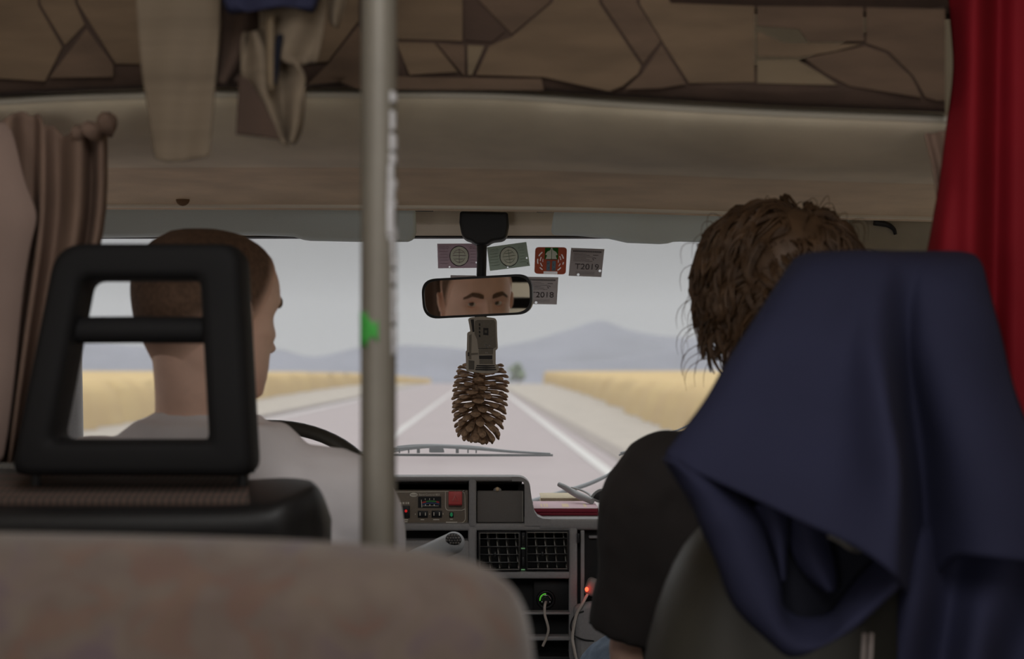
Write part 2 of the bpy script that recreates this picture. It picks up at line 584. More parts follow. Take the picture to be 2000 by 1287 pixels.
def haze_mat(density):
    m = bpy.data.materials.new('valley_haze')
    m.use_nodes = True
    nt = m.node_tree
    nt.nodes.remove(nt.nodes['Principled BSDF'])
    v = nt.nodes.new('ShaderNodeVolumeScatter')
    v.inputs['Color'].default_value = (0.97, 0.98, 1.0, 1)
    v.inputs['Density'].default_value = density
    nt.links.new(v.outputs[0], nt.nodes['Material Output'].inputs['Volume'])
    MATS['valley_haze'] = m
floral_mat(); plaid_mat(); glass_mat(); haze_mat(1.15e-4)
M = MATS

# ================================================================== outside: road, verges, fields, mountains
ROAD_A = math.atan(65 / F)                   # the road runs a little left of the lens axis
def road_pt(X, d, z=0.0):
    return Vector((X * math.cos(ROAD_A) - d * math.sin(ROAD_A), X * math.sin(ROAD_A) + d * math.cos(ROAD_A), z))
def crest(d):
    """The road climbs to a crest about 250 m ahead and then drops into the valley."""
    return 0.0 if d < 255 else -0.030 * (d - 255) - 0.000004 * (d - 255) ** 2
DS = [-12, 0, 5, 10, 20, 35, 55, 80, 110, 150, 200, 240, 260, 300, 380, 500, 700, 1000, 1500]

def strip(name, left, right, z, m, ds=DS, parent=None, **kw):
    mb = MB()
    rows = []
    for d in ds:
        a = left(d) if callable(left) else left
        b = right(d) if callable(right) else right
        rows.append([road_pt(a + (b - a) * t, d, crest(d) + z) for t in (0, .25, .5, .75, 1)])
    mb.grid(rows)
    o = mb.build(name, m, parent, smooth=True, angle=180)
    return o
g = strip('ground', -260, 260, -0.06, M['verge']); g['kind'] = 'structure'
road = strip('road', -8.6, 3.3, 0.0, M['asphalt']); road['kind'] = 'structure'
near = [d for d in DS if d <= 300]
strip('edge_line', 2.22, 2.46, 0.012, M['lane_paint'], near, road)
strip('edge_line', -8.05, -7.8, 0.012, M['lane_paint'], near, road)
strip('centre_line', -2.55, -2.33, 0.012, M['lane_paint'], near, road)
gr = strip('roadside_strip', 2.85, 3.35, 0.02, M['strip_dark'], near); gr['kind'] = 'structure'  # darker strip along each road edge
gr = strip('roadside_strip', -9.3, -8.8, 0.02, M['strip_dark'], near); gr['kind'] = 'structure'

def field(label, xs, hs, side):
    """A stand of ripe wheat: a steep front face with ragged ears, a top that runs back from the road."""
    mb = MB()
    ds = np.concatenate([LS(-5, 60, 70), LS(62, 160, 60), LS(165, 420, 60)])
    rows = []
    for d in ds:
        X, h = float(spline(*xs, d)), float(spline(*hs, d))
        wob = 0.25 * math.sin(d * 1.7) + 0.18 * math.sin(d * 4.1 + 1)
        hh = h + 0.04 * math.sin(d * 2.9) + 0.03 * math.sin(d * 7.3)
        b = min(0.0, crest(d))
        rows.append([road_pt(X + side * (off + (wob if k < 3 else 0)), d, z) for k, (off, z) in enumerate(((0, b - .05), (.12, hh * .35), (.3, hh * .72), (.62, hh * .95), (1.1, hh), (6, hh + .03), (30, hh + .1), (90, hh + .1), (90, b - 1)))])
    mb.grid(rows)
    return tag(mb.build('wheat_field', M['wheat'], None, angle=180), label, 'field', kind='stuff')
field('yellow ripe field on the far side of the road, left of the pole',
      ([-5, 20, 46, 122, 227, 300, 420], [-11.5, -12, -12.8, -16.5, -18.5, -16, -14]),
      ([-5, 20, 46, 145, 227, 300, 420], [1.45, 1.48, 1.52, 1.83, 1.72, 1.15, .2]), -1)
field('yellow ripe field on the right of the road, beside the hanging pine cone',
      ([-5, 20, 51, 100, 250, 420], [5.2, 5.5, 6.5, 8.5, 12.6, 19]),
      ([-5, 20, 43, 150, 400, 420], [1.42, 1.43, 1.46, 1.70, 2.2, 2.2]), 1)

def ridge(name, label, pts, y, depth, m):
    """A mountain range: ridge heights read along the skyline, with slopes that fall away to both sides."""
    mb = MB()
    px = LS(pts[0][0], pts[-1][0], 240)
    py = spline([p[0] for p in pts], [p[1] for p in pts], px)
    rows = []
    prof = ((-1.0, -0.15), (-.8, .22), (-.55, .5), (-.3, .77), (-.12, .94), (0, 1), (.2, .9), (.6, .5), (1, 0))
    for a, b in zip(px, py):
        top = P(a, b, y)
        base = -60.0
        rows.append([Vector((top.x, y + f * depth, base + (top.z - base) * h + (6 * math.sin(a * .05 + i) + 4 * math.sin(a * .13 + 2 * i)) * (0 if h > .93 else 1))) for i, (f, h) in enumerate(prof)])
    mb.grid(rows)
    return tag(mb.build(name, m, None, angle=180), label, 'mountain', kind='structure')
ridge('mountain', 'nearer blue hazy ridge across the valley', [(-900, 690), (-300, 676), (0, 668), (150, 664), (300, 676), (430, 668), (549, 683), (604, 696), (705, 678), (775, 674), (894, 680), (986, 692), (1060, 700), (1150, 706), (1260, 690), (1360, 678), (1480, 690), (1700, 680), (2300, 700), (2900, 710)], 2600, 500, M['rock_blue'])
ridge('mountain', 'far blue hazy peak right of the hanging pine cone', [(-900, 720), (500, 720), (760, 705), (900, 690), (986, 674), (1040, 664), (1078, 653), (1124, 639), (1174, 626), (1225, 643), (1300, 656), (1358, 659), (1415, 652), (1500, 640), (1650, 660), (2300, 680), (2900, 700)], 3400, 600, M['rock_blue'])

# haze that fills the valley between the crest and the mountains
mb = MB()
mb.span((-6000, 460, -110), (6000, 6500, 320))
tag(mb.build('valley_haze', M['valley_haze'], None, smooth=False), 'pale haze filling the valley in front of the mountains', 'haze', kind='stuff')

# a single tree beyond the field edge
td = 260.0
tx = P(1012, 735, td)
t = thing('roadside_tree', 'small dark green tree at the end of the right field, beside the pine cone', 'tree', (tx.x, td, -0.2))
mb = MB()
for k in range(26):
    a, r = random.uniform(0, 6.28), random.uniform(0, 1.5)
    c = Vector((tx.x + r * math.cos(a), td + r * math.sin(a), random.uniform(1.1, 3.3) - r * .45))
    mb.sphere(c, (random.uniform(.45, .8), random.uniform(.45, .8), random.uniform(.4, .65)), 12, 8)
mb.build('crown', M['tree_green'], t, mods=[('DISPLACE', dict(texture=clouds('leaf_clumps', .35, 2), strength=.3, mid_level=.5))])
MB().tube([(tx.x, td, -.4), (tx.x + .05, td, .6), (tx.x, td, 1.6)], [.16, .12, .08], 10).build('trunk', M['bark'], t)

# ================================================================== the van's shell
mb = MB(); mb.span((-1.12, -2.2, .68), (1.12, 3.0, .75)); struct('floor', mb, M['floor_grey'], smooth=False)

def side_wall(s):
    """A side wall from behind the bench to the windscreen pillar, with the cab-door window cut out."""
    x0, x1 = s * 1.10, s * 1.13
    mb = MB()
    mb.span((x0, -2.2, .75), (x1, 1.75, 1.35)); mb.span((x0, -2.2, 2.45), (x1, 1.75, 2.75))
    mb.span((x0, .55, 1.35), (x1, 1.75, 2.45)); mb.span((x0, -2.2, 1.35), (x1, -1.3, 2.45))
    if s < 0: mb.span((x0, -.25, 1.35), (x1, .55, 2.45))
    # the cab narrows in towards the windscreen
    def wallseg(ya, yb, za, zb):
        xa, xb = 1.10 - .09 * max(0, (ya - 1.75) / 1.3), 1.10 - .09 * max(0, (yb - 1.75) / 1.3)
        q = [Vector((s * xa, ya, za)), Vector((s * xb, yb, za)), Vector((s * xb, yb, zb)), Vector((s * xa, ya, zb))]
        mb.prism(q, (s * .03, 0, 0))
    wallseg(1.75, 3.3, .75, 1.42)
    wallseg(1.75, 1.9, 1.42, 2.75)
    wallseg(1.9, 3.0, 2.10, 2.75)
    return mb
struct('wall_left', side_wall(-1), M['wall_beige'], smooth=False)
struct('wall_right', side_wall(1), M['wall_beige'], smooth=False)
# alcove roof and nose over the cab
mb = MB(); mb.span((-1.13, .75, 2.75), (1.13, 3.1, 2.79)); mb.span((-1.13, -2.2, 2.75), (-.35, .75, 2.79)); mb.span((.35, -2.2, 2.75), (1.13, .75, 2.79)); mb.span((-.35, -2.2, 2.75), (.35, -.3, 2.79))
struct('ceiling', mb, M['wall_beige'], smooth=False)
mb = MB(); mb.span((-1.13, 3.06, 2.2), (1.13, 3.1, 2.75)); struct('wall_front', mb, M['wall_beige'], smooth=False)
mb = MB(); mb.span((-1.13, -2.24, .75), (1.13, -2.2, 2.79)); struct('wall_back', mb, M['wall_beige'], smooth=False)
# dark panel added for the shade inside the alcove, above the bed's right end
mb = MB(); mb.prism([P(1290, -160, 2.0), P(1960, -160, 2.0), P(1960, 30, 2.0), P(1290, 12, 2.0)], (0, .03, 0)); struct('alcove_shade', mb, M['patch_dark'], smooth=False)

# windscreen plane: foot at y 3.35, head at y 2.896
GL0, GL1 = Vector((0, 3.35, 1.47)), Vector((0, 2.896, 2.085))
GV = (GL1 - GL0).normalized()
GN = Vector((1, 0, 0)).cross(GV).normalized()
if GN.y > 0: GN = -GN                        # towards the cabin
def G(px, py, off=0.0):
    a = P(px, py, 1.0); o = Vector((0, 0, CAMZ)); d = a - o
    return o + d * ((GL0 + GN * off - o).dot(GN) / d.dot(GN))
mb = MB()
lo, hi = GL0 - GV * .03, GL1 + GV * .03
mb.prism([Vector((-1.01, lo.y, lo.z)), Vector((1.01, lo.y, lo.z)), Vector((.89, hi.y, hi.z)), Vector((-.89, hi.y, hi.z))], -GN * .004)
struct('window_1', mb, M['window_glass'], smooth=False)
for i, s in ((2, -1), (3, 1)):
    mb = MB()
    xa, xb = s * (1.10 - .09 * .15 / 1.3 + .012), s * (1.10 - .09 * 1.25 / 1.3 + .012)
    mb.prism([Vector((xa, 1.9, 1.42)), Vector((xb, 3.0, 1.42)), Vector((xb, 3.0, 2.10)), Vector((xa, 1.9, 2.10))], (s * .004, 0, 0))
    struct('window_%d' % i, mb, M['window_glass'], smooth=False)

# windscreen pillars
for nm, s in (('trim_1', -1), ('trim_2', 1)):
    mb = MB()
    foot, head = Vector((s * 1.03, 3.33, 1.40)), Vector((s * .90, 2.83, 2.13))
    rings = []
    for t in LS(0, 1, 9):
        c = foot.lerp(head, t) - Vector((0, .03, 0))
        w = .042
        rings.append([c + Vector((s * w * math.cos(a), .055 * math.sin(a), 0)) for a in LS(0, 2 * math.pi, 17)[:-1]])
    mb.loft(rings)
    struct(nm, mb, M['dash_plastic'] if s < 0 else M['pillar_beige'])
# beige corner lining at the top right of the windscreen
mb = MB()
mb.prism([P(1664, 420, 2.66), P(1850, 428, 2.62), P(1850, 560, 2.62), P(1780, 540, 2.64), P(1700, 505, 2.66), P(1672, 480, 2.66)], (0, .035, 0))
struct('trim_3', mb, M['pillar_beige'], mods=[('BEVEL', dict(width=.008, segments=3))])
# header rail above the glass, between the visors, with its dark seal
mb = MB()
mb.prism([Vector((-.92, 2.80, 2.20)), Vector((-.92, 2.80, 2.092)), Vector((-.92, 2.86, 2.076)), Vector((-.92, 2.90, 2.082)), Vector((-.92, 3.0, 2.20))], (1.84, 0, 0))
hd = struct('trim_4', mb, M['header_trim'], mods=[('BEVEL', dict(width=.006, segments=2))])
mb = MB(); mb.span((-.9, 2.862, 2.0735), (.9, 2.898, 2.0775)); mb.build('seal', M['rubber'], hd)
# scuttle below the glass, outside
mb = MB(); mb.span((-1.05, 3.36, 1.36), (1.05, 3.62, 1.455)); struct('trim_5', mb, M['rubber'])

# padded header: the vinyl underside of the bed over the cab
def header_rows(off=0.0):
    cols = [-260, -120, 0, 100, 200, 350, 500, 700, 900, 1000, 1100, 1200, 1350, 1500, 1700, 1824, 1950, 2100, 2260]
    top = lambda x: float(spline([-260, 0, 92, 200, 700, 1000, 1200, 1500, 1856, 2260], [205, 196, 190, 186, 182, 186, 200, 217, 231, 250], x))
    bot = lambda x: float(spline([-260, 0, 210, 700, 1000, 1200, 1500, 1824, 2260], [402, 403, 404, 405, 408, 411, 420, 428, 440], x))
    rows = []
    for x in cols:
        a, b = top(x), bot(x)
        prof = [(a - 1, 1.785), (a + 4, 1.765), (a + .12 * (b - a), 1.775), (a + .35 * (b - a), 1.85), (a + .52 * (b - a), 1.95), (a + .62 * (b - a), 2.10), (a + .72 * (b - a), 2.27), (a + .86 * (b - a), 2.42), (b - 9, 2.50), (b - 4, 2.495), (b, 2.51)]
        row = [P(x, q, d) for q, d in prof]
        rows.append([Vector((max(-1.035, min(1.035, p.x)), p.y, p.z)) for p in row])
    return rows
mb = MB(); mb.grid(header_rows())
mb.bm.faces.ensure_lookup_table()
for k, f in enumerate(mb.bm.faces):
    f.material_index = 1 if k % 10 >= 5 else 0        # the lower strip is a browner woven cloth
hdr = struct('ceiling_cab', mb, [M['header_vinyl'], M['header_cloth']], mods=[('SUBSURF', dict(levels=2, render_levels=2)), ('SOLIDIFY', dict(thickness=.010, offset=0))])
rr = header_rows()
mb = MB(); mb.tube(smooth_path([r[9] + Vector((0, -.002, 0)) for r in rr], 60), .0055, 8); mb.build('piping', M['header_piping'], hdr)
mb = MB(); mb.tube(smooth_path([r[1] + Vector((0, -.001, 0)) for r in rr], 60), .004, 8); mb.build('piping', M['header_piping'], hdr)
# a brown scuff and a torn flap in the vinyl
def patch(px, py, y, w, h, m, nm):
    c = P(px, py, y)
    mb = MB(); mb.sphere(c, (w, .003, h), 14, 8); return mb.build(nm, m, hdr)
patch(357, 390, 2.455, .012, .011, M['stain'], 'scuff')
MB().tube(smooth_path([P(1531, 390, 2.44), P(1536, 380, 2.43), P(1544, 378, 2.43), P(1552, 384, 2.435)], 12), .002, 6).build('tear', M['header_piping'], hdr)
for nm, xx in (('coat_hook', 1727), ('coat_hook', 1816)):
    pass

# ================================================================== over-cab bed: patchwork mattress
t = thing('mattress', 'patchwork brown and tan mattress on the bed over the cab', 'mattress', (0, 1.68, 2.2))
YM = 1.70
def mat_bot(x):
    return float(spline([-260, 0, 92, 200, 700, 1000, 1200, 1500, 1856, 2260], [199, 190, 184, 179, 175, 179, 192, 209, 223, 242], x))
# core with a rounded lower front edge; the seams show its dark cloth
mb = MB()
rows = []
for x in list(range(-260, 1850, 60)) + [1846]:
    b = mat_bot(x)
    topx = float(spline([-260, 1200, 1300, 1860, 2260], [-230, -180, 2, 10, 14], x)) if x > 1150 else -230
    rows.append([P(x, topx, YM + .55), P(x, topx, YM + .02), P(x, topx + 4, YM + .006), P(x, topx + 30 if topx > -100 else -60, YM + .002), P(x, b - 30, YM + .002), P(x, b - 8, YM + .014), P(x, b - 1, YM + .035), P(x, b - 4, YM + .06), P(x, b - 14, YM + .12)])
mb.grid(rows)
mb.build('core', M['patch_dark'], t, mods=[('SUBSURF', dict(levels=1, render_levels=1))])
PATCHES = [  # traced cloth pieces, photo pixels
    ('patch_tan', [(-200, -120), (74, -120), (74, 10), (121, 92), (88, 158), (-60, 150), (-200, 170)]),
    ('patch_tan', [(79, -120), (146, -120), (146, 4), (165, 48), (127, 88), (79, 8)]),
    ('patch_brown', [(169, 56), (221, 126), (221, 150), (96, 152)]),
    ('patch_tan', [(150, -120), (700, -120), (700, 40), (640, 120), (520, 128), (226, 124), (152, 6)]),
    ('patch_brown', [(645, 120), (700, 50), (740, 150), (600, 166)]),
    ('patch_tan', [(705, -120), (903, -120), (903, 80), (850, 78), (772, 76), (770, 30)]),
    ('patch_tan', [(774, 82), (848, 84), (894, 140), (800, 146)]),
    ('patch_brown', [(853, 84), (907, 88), (908, 148), (898, 138)]),
    ('patch_beige', [(913, 88), (946, 90), (922, 146), (914, 146)]),
    ('patch_dark', [(908, -120), (926, -2), (986, 62), (960, 82), (908, 78)]),
    ('patch_brown', [(930, -120), (1076, -120), (1074, 4), (1000, 66), (935, 0)]),
    ('patch_tan', [(1082, -120), (1168, -120), (1170, 6), (1252, 128), (1246, 144), (1216, 168), (1190, 178), (1060, 150), (930, 146), (956, 90), (1000, 72), (1080, 4)]),
    ('patch_brown', [(1176, -120), (1242, -120), (1244, 6), (1290, 80), (1256, 124), (1176, 4)]),
    ('patch_brown', [(1292, 88), (1340, 164), (1290, 172), (1220, 174), (1254, 144)]),
    ('patch_tan', [(1250, -120), (1310, 6), (1474, 12), (1474, 160), (1346, 162), (1296, 84), (1250, 8)]),
    ('patch_brown', [(1479, 12), (1686, 14), (1688, 80), (1580, 82), (1560, 56), (1479, 50)]),
    ('patch_tan', [(1530, 84), (1684, 86), (1630, 100), (1560, 112), (1479, 110), (1479, 60)]),
    ('patch_beige', [(1479, 118), (1556, 116), (1600, 142), (1636, 166), (1479, 162)]),
    ('patch_brown', [(1572, 114), (1690, 90), (1730, 104), (1780, 150), (1800, 190), (1660, 168), (1610, 142)]),
    ('patch_brown', [(1692, 14), (1846, 18), (1846, 196), (1830, 196), (1808, 190), (1784, 148), (1736, 100), (1692, 84)]),
    ('patch_brown', [(640, 150), (800, 150), (1058, 154), (1062, 176), (700, 174)]),
]
for nm, pts in PATCHES:
    mb = MB()
    c = sum((Vector(p) for p in pts), Vector((0, 0))) / len(pts)
    mb.prism([P(px, py, YM) for px, py in pts], (0, .0022, 0))
    mb.build('patch', M[nm], t, smooth=False)

# striped sheet corner that hangs over the bed edge
def cloth(name, rows, m, parent=None, thick=.0035, levels=2, bump_tex=None, strength=0.0):
    mb = MB(); mb.grid(rows)
    mods = [('SUBSURF', dict(levels=levels, render_levels=levels))]
    if bump_tex:
        mods.append(('DISPLACE', dict(texture=bump_tex, strength=strength, mid_level=.5)))
    mods.append(('SOLIDIFY', dict(thickness=thick, offset=0)))
    return mb.build(name, m, parent, angle=180, mods=mods)
rows = []
for py, xl, xr in ((-90, 262, 434), (-20, 264, 432), (60, 270, 428), (130, 276, 424), (170, 282, 420), (230, 292, 416), (290, 300, 412), (312, 304, 408)):
    rows.append([P(xl + (xr - xl) * u, py + 4 * math.sin(u * 5), 1.52 + .004 * math.sin(u * 9 + py * .01) + .01 * (py > 150)) for u in LS(0, 1, 9)])
o = cloth('hanging_sheet', rows, M['stripe_tan'])
tag(o, 'tan striped sheet corner hanging down from the bed at upper left', 'sheet')

# patchwork cloth that hangs in a knot beside the pole
t = thing('patchwork_cloth', 'crumpled patchwork cloth with a dark triangle hanging left of the pole', 'cloth', tuple(P(520, 60, 1.5)))
def sheet(rows_px, y, m, nm, amp=.01, fr=7.0, n=9, par=None):
    rows = []
    for j, (py, xl, xr) in enumerate(rows_px):
        rows.append([P(xl + (xr - xl) * u, py + 3 * math.sin(u * 6 + j), y + amp * math.sin(u * fr + j * .6)) for u in LS(0, 1, n)])
    return cloth(nm, rows, m, par)
sheet([(-70, 430, 520), (10, 432, 520), (60, 432, 515), (110, 430, 500), (150, 426, 470), (162, 424, 462)], 1.53, M['patch_dark'], 'dark_panel', par=t)
sheet([(-60, 505, 640), (20, 506, 638), (60, 508, 632), (90, 508, 626), (112, 512, 620), (124, 560, 616)], 1.50, M['stripe_tan'], 'tan_panel', par=t)
sheet([(60, 476, 520), (100, 470, 560), (140, 470, 598), (170, 480, 596), (210, 505, 592), (250, 530, 590), (276, 546, 580), (281, 560, 572)], 1.505, M['stripe_tan'], 'tan_panel', amp=.016, fr=10, par=t)
mb = MB()
mb.prism([P(466, 150, 1.488), P(484, 152, 1.488), P(512, 196, 1.486), P(534, 240, 1.486), P(547, 272, 1.488), P(505, 267, 1.488), P(460, 262, 1.488), P(463, 205, 1.488)], (0, .004, 0))
mb.build('dark_triangle', M['patch_dark'], t, mods=[('BEVEL', dict(width=.0015, segments=2))])
sheet([(30, 520, 534), (80, 520, 534), (130, 522, 536), (176, 524, 536)], 1.482, M['patch_beige'], 'pale_fold', amp=.004, n=5, par=t)
sheet([(68, 540, 552), (100, 532, 546), (140, 532, 542), (165, 534, 540)], 1.484, M['navy_dark'], 'slit', amp=.002, n=5, par=t)
sheet([(-60, 636, 690), (0, 640, 676), (30, 642, 668), (52, 650, 660)], 1.52, M['stripe_tan'], 'tan_panel', amp=.006, n=6, par=t)
rows = []
for py, xl, xr in ((-80, 428, 640), (-40, 432, 630), (-5, 436, 618), (12, 442, 612), (18, 450, 606)):
    rows.append([P(xl + (xr - xl) * u, py + 5 * math.sin(u * 7), 1.47 + .008 * math.sin(u * 9)) for u in LS(0, 1, 10)])
o = cloth('navy_garment', rows, M['navy'], thick=.012)
tag(o, 'navy blue garment edge hanging above the patchwork cloth at top of view', 'garment')

# ================================================================== left cab curtain
t = thing('cab_curtain', 'pinkish brown gathered curtain behind the driver headrest at left', 'curtain', tuple(P(90, 240, 1.71)))
top = [(-200, 236), (-60, 230), (0, 240), (26, 221), (47, 217), (61, 229), (78, 220), (86, 252), (92, 243), (105, 246), (124, 268), (143, 258), (158, 240), (166, 257), (182, 243), (213, 231), (222, 246), (209, 272)]
def top_y(x): return float(np.interp(x, [p[0] for p in top], [p[1] for p in top]))
xs = LS(-640, 208, 160)
rows = []
for j, f in enumerate((0, .03, .07, .13, .25, .4, .6, .8, 1.0)):
    r = []
    for i, x in enumerate(xs):
        u = x / 40.0
        if x > -10:
            pl = float(spline([-10, 20, 36, 56, 74, 82, 92, 112, 124, 136, 152, 164, 172, 184, 198, 208], [-.01, -.015, .02, .036, .030, -.002, .014, .034, .030, -.004, -.022, -.010, .020, .026, -.008, .024], x))
        else:
            pl = .014 * math.sin(u * 2.5) + .007 * math.sin(u * 5.7 + 1)
        pl *= .5 + .5 * min(1, f * 6)
        py = top_y(x) + (904 - top_y(x)) * f
        x = x if x < -40 else -40 + (x + 40) * (float(np.interp(py, [420, 480, 550, 700, 860, 930], [208, 200, 176, 132, 86, 66])) + 40) / 248
        r.append(P(x + 2 * math.sin(f * 5 + u) * f, py, 1.714 + pl))
    rows.append(r)
cloth('pleated_panel', rows, M['curtain_brown'], t, thick=.003, levels=1)
# its ruffled heading corner
mb = MB()
mb.tube(smooth_path([P(150, 262, 1.705), P(172, 258, 1.70), P(192, 252, 1.695), P(208, 244, 1.695), P(218, 240, 1.70)], 14), [.010 + .006 * math.sin(k * 1.3) + .0008 * k for k in range(14)], 10, flat=.6)
mb.build('ruffle', M['curtain_brown'], t)
# the near fold, drawn forward by its tie
rows = []
for py, xr in ((222, 16), (260, 30), (310, 40), (350, 52), (385, 68), (410, 72), (450, 66), (510, 52), (600, 40), (720, 30), (850, 14), (904, 4)):
    rows.append([P(-200 + (xr + 200) * u, py + 18 * u * (py < 420), 1.686 + .010 * (1 - u) * math.sin(u * 9) - .006 * math.sin(u * math.pi) + (.02 * u ** 6)) for u in LS(0, 1, 16)])
cloth('near_fold', rows, M['curtain_pink'], t, thick=.004, levels=2)
# brown cab curtain end at the right
t = thing('cab_curtain', 'narrow brown curtain end peeking out left of the red curtain', 'curtain', tuple(P(1840, 270, 1.75)))
rows = []
for j, (py, xl) in enumerate(((258, 1806), (266, 1808), (300, 1816), (340, 1826), (400, 1832), (600, 1850), (900, 1880))):
    rows.append([P(xl + 120 * u, py + (4 * math.sin(u * 16) if j < 2 else 0), 1.752 + .01 * math.sin(u * 14)) for u in LS(0, 1, 12)])
cloth('pleated_panel', rows, M['curtain_brown'], t, thick=.003)

# ================================================================== red curtain at right
rows = []
edge = [(-160, 1858), (0, 1854), (60, 1859), (130, 1864), (190, 1858), (260, 1848), (330, 1840), (410, 1827), (495, 1812), (620, 1790), (800, 1800), (1000, 1830), (1300, 1860)]
for py in (-160, -60, 0, 40, 80, 120, 160, 200, 240, 290, 340, 400, 450, 500, 580, 680, 760, 850, 935):
    xl = float(spline([e[0] for e in edge], [e[1] for e in edge], py))
    r = []
    for u in LS(0, 1, 44):
        x = xl + (2420 - xl) * u
        k = (x - 1800) / 100.0
        fold = .020 * math.sin(k * 4.6 + .0012 * py + .4) + .012 * math.sin(k * 9.1 + 1.0 + .001 * py)
        r.append(P(x, py, 1.712 + fold - .03 * math.exp(-((x - xl) / 18.0) ** 2) * 0 + .03 * math.exp(-((x - xl) / 14.0) ** 2)))
    rows.append(r)
o = cloth('red_curtain', rows, M['red_cloth'], thick=.003)
tag(o, 'plain red curtain hanging in folds at the right edge', 'curtain')
# the turned-back flap on its near edge
# ================================================================== bench backrest in front
t = thing('bench_seat', 'floral brown plush bench backrest across the lower left foreground', 'bench', (-.6, 1.1, .75))
out = [(-420, 1030), (-200, 1034), (0, 1040), (200, 1043), (400, 1048), (560, 1053), (700, 1061), (800, 1070), (880, 1083), (940, 1102), (985, 1130), (1012, 1160), (1030, 1200), (1040, 1250), (1046, 1320), (1048, 1420), (1048, 1900)]
yb = 1.06
path = []
for (a, b), (c, d) in zip(out[:-1], out[1:]):
    for q in LS(0, 1, 5)[:-1]:
        path.append((a + (c - a) * q, b + (d - b) * q))
path.append(out[-1])
loop = [P(px, py, yb + .004) for px, py in path if px > -1800]
loop = [Vector((-1.08, loop[0].y, loop[0].z + .004))] + loop + [Vector((loop[-1].x, loop[-1].y, 1.10)), Vector((-1.08, loop[0].y, 1.10))]
for _ in range(3):
    loop = [loop[0]] + [(loop[k - 1] + loop[k] * 2 + loop[k + 1]) / 4 if 1 < k < len(loop) - 3 else loop[k] for k in range(1, len(loop) - 1)] + [loop[-1]]
nrm = []
for k in range(len(loop)):
    t_ = (loop[(k + 1) % len(loop)] - loop[k - 1]).normalized()
    nrm.append(Vector((t_.z, 0, -t_.x)))
cen = sum(loop, Vector()) / len(loop)
if sum((cen - p).dot(n_) for p, n_ in zip(loop, nrm)) < 0:
    nrm = [-n_ for n_ in nrm]
rings = [[p + n_ * ins + Vector((0, dy, 0)) for p, n_ in zip(loop, nrm)] for ins, dy in ((.044, -.056), (.03, -.049), (.014, -.036), (.004, -.019), (0, 0), (.003, .022), (.012, .044), (.026, .060), (.044, .068))]
mb = MB(); mb.loft(rings)
mb.build('backrest', M['floral_plush'], t, angle=180)
mb = MB(); mb.span((-1.09, .50, 1.10), (.0, 1.02, 1.24), .04, seg=4); mb.build('seat_cushion', M['floral_plush'], t)
mb = MB(); mb.span((-1.09, .52, .75), (-.01, 1.15, 1.10), .005); mb.build('base', M['wall_beige'], t)

# ================================================================== pole
t = thing('support_pole', 'grey metal pole with worn white tape, standing behind the front seats', 'pole', (0, 1.30, .75))
YP = 1.30
a, b = P(739, -300, YP), P(741, 1060, YP)
xm = (a.x + b.x) / 2
rp = 35.0 / F * YP
mb = MB(); mb.cyl((b.x, YP, .75), (P(739, 0, YP).x, YP, 2.74), rp, n=40); mb.build('tube', M['pole_metal'], t)
mb = MB(); mb.cyl((b.x, YP, .75), (b.x, YP, .775), rp + .02, n=32); mb.build('base_flange', M['pole_metal'], t)
def tapepatch(py0, py1, a0, a1, m, nm, wob=0.0, off=.0006):
    """Strip stuck on the pole between two heights; angles run round the tube (0 = towards the camera)."""
    mb = MB()
    rows = []
    for q in LS(0, 1, 6):
        py = py0 + (py1 - py0) * q
        zc = P(740, py, YP)
        rows.append([Vector((zc.x, YP, zc.z)) + Vector((math.sin(A) * (rp + off), -math.cos(A) * (rp + off), wob * math.sin(9 * A + q * 4))) for A in LS(a0, a1, 8)])
    mb.grid(rows)
    return mb.build(nm, m, t, angle=180, mods=[('SOLIDIFY', dict(thickness=.0008, offset=0))])
for p0, p1, a0, a1 in ((184, 203, .75, 1.35), (222, 259, .75, 1.2), (266, 298, .72, 1.4), (303, 324, .7, 1.35), (326, 352, .62, 1.0), (352, 372, .6, 1.4), (372, 392, .58, 1.1), (392, 408, .55, 1.3), (408, 462, .55, 1.05), (446, 470, .6, 1.45), (470, 500, .8, 1.1), (500, 524, .85, 1.4), (530, 556, .85, 1.35), (564, 592, .85, 1.35), (592, 612, .85, 1.2), (612, 632, .85, 1.4), (640, 668, .85, 1.35), (668, 694, .88, 1.3)):
    tapepatch(p0, p1, a0, a1, M['tape_white'], 'worn_tape', .0008)
tapepatch(612, 676, -1.35, -.6, M['tape_green'], 'green_tape', .002)
tapepatch(628, 664, -.6, .05, M['tape_green'], 'green_tape', .003)

# ================================================================== seats of the cab
def headrest_ring(name, outer, inner, y0, y1, m, parent):
    """Padded frame round an opening: matched outer and inner outlines, swept with a rounded section."""
    n = len(outer)
    mb = MB()
    rings = []
    prof = [(0.0, .5), (.03, .16), (.12, .02), (.3, 0), (.7, 0), (.88, .02), (.97, .16), (1.0, .5), (.97, .84), (.88, .98), (.7, 1), (.3, 1), (.12, .98), (.03, .84)]
    for (ox, oy), (ix, iy) in zip(outer, inner):
        a0, b0 = P(ox, oy, y0), P(ix, iy, y0)
        a1, b1 = a0 + Vector((0, y1 - y0, 0)), b0 + Vector((0, y1 - y0, 0))
        rings.append([a0.lerp(b0, f).lerp(a1.lerp(b1, f), g) for f, g in prof])
    mb.loft(rings, loop=True)
    return mb.build(name, m, parent, angle=180)

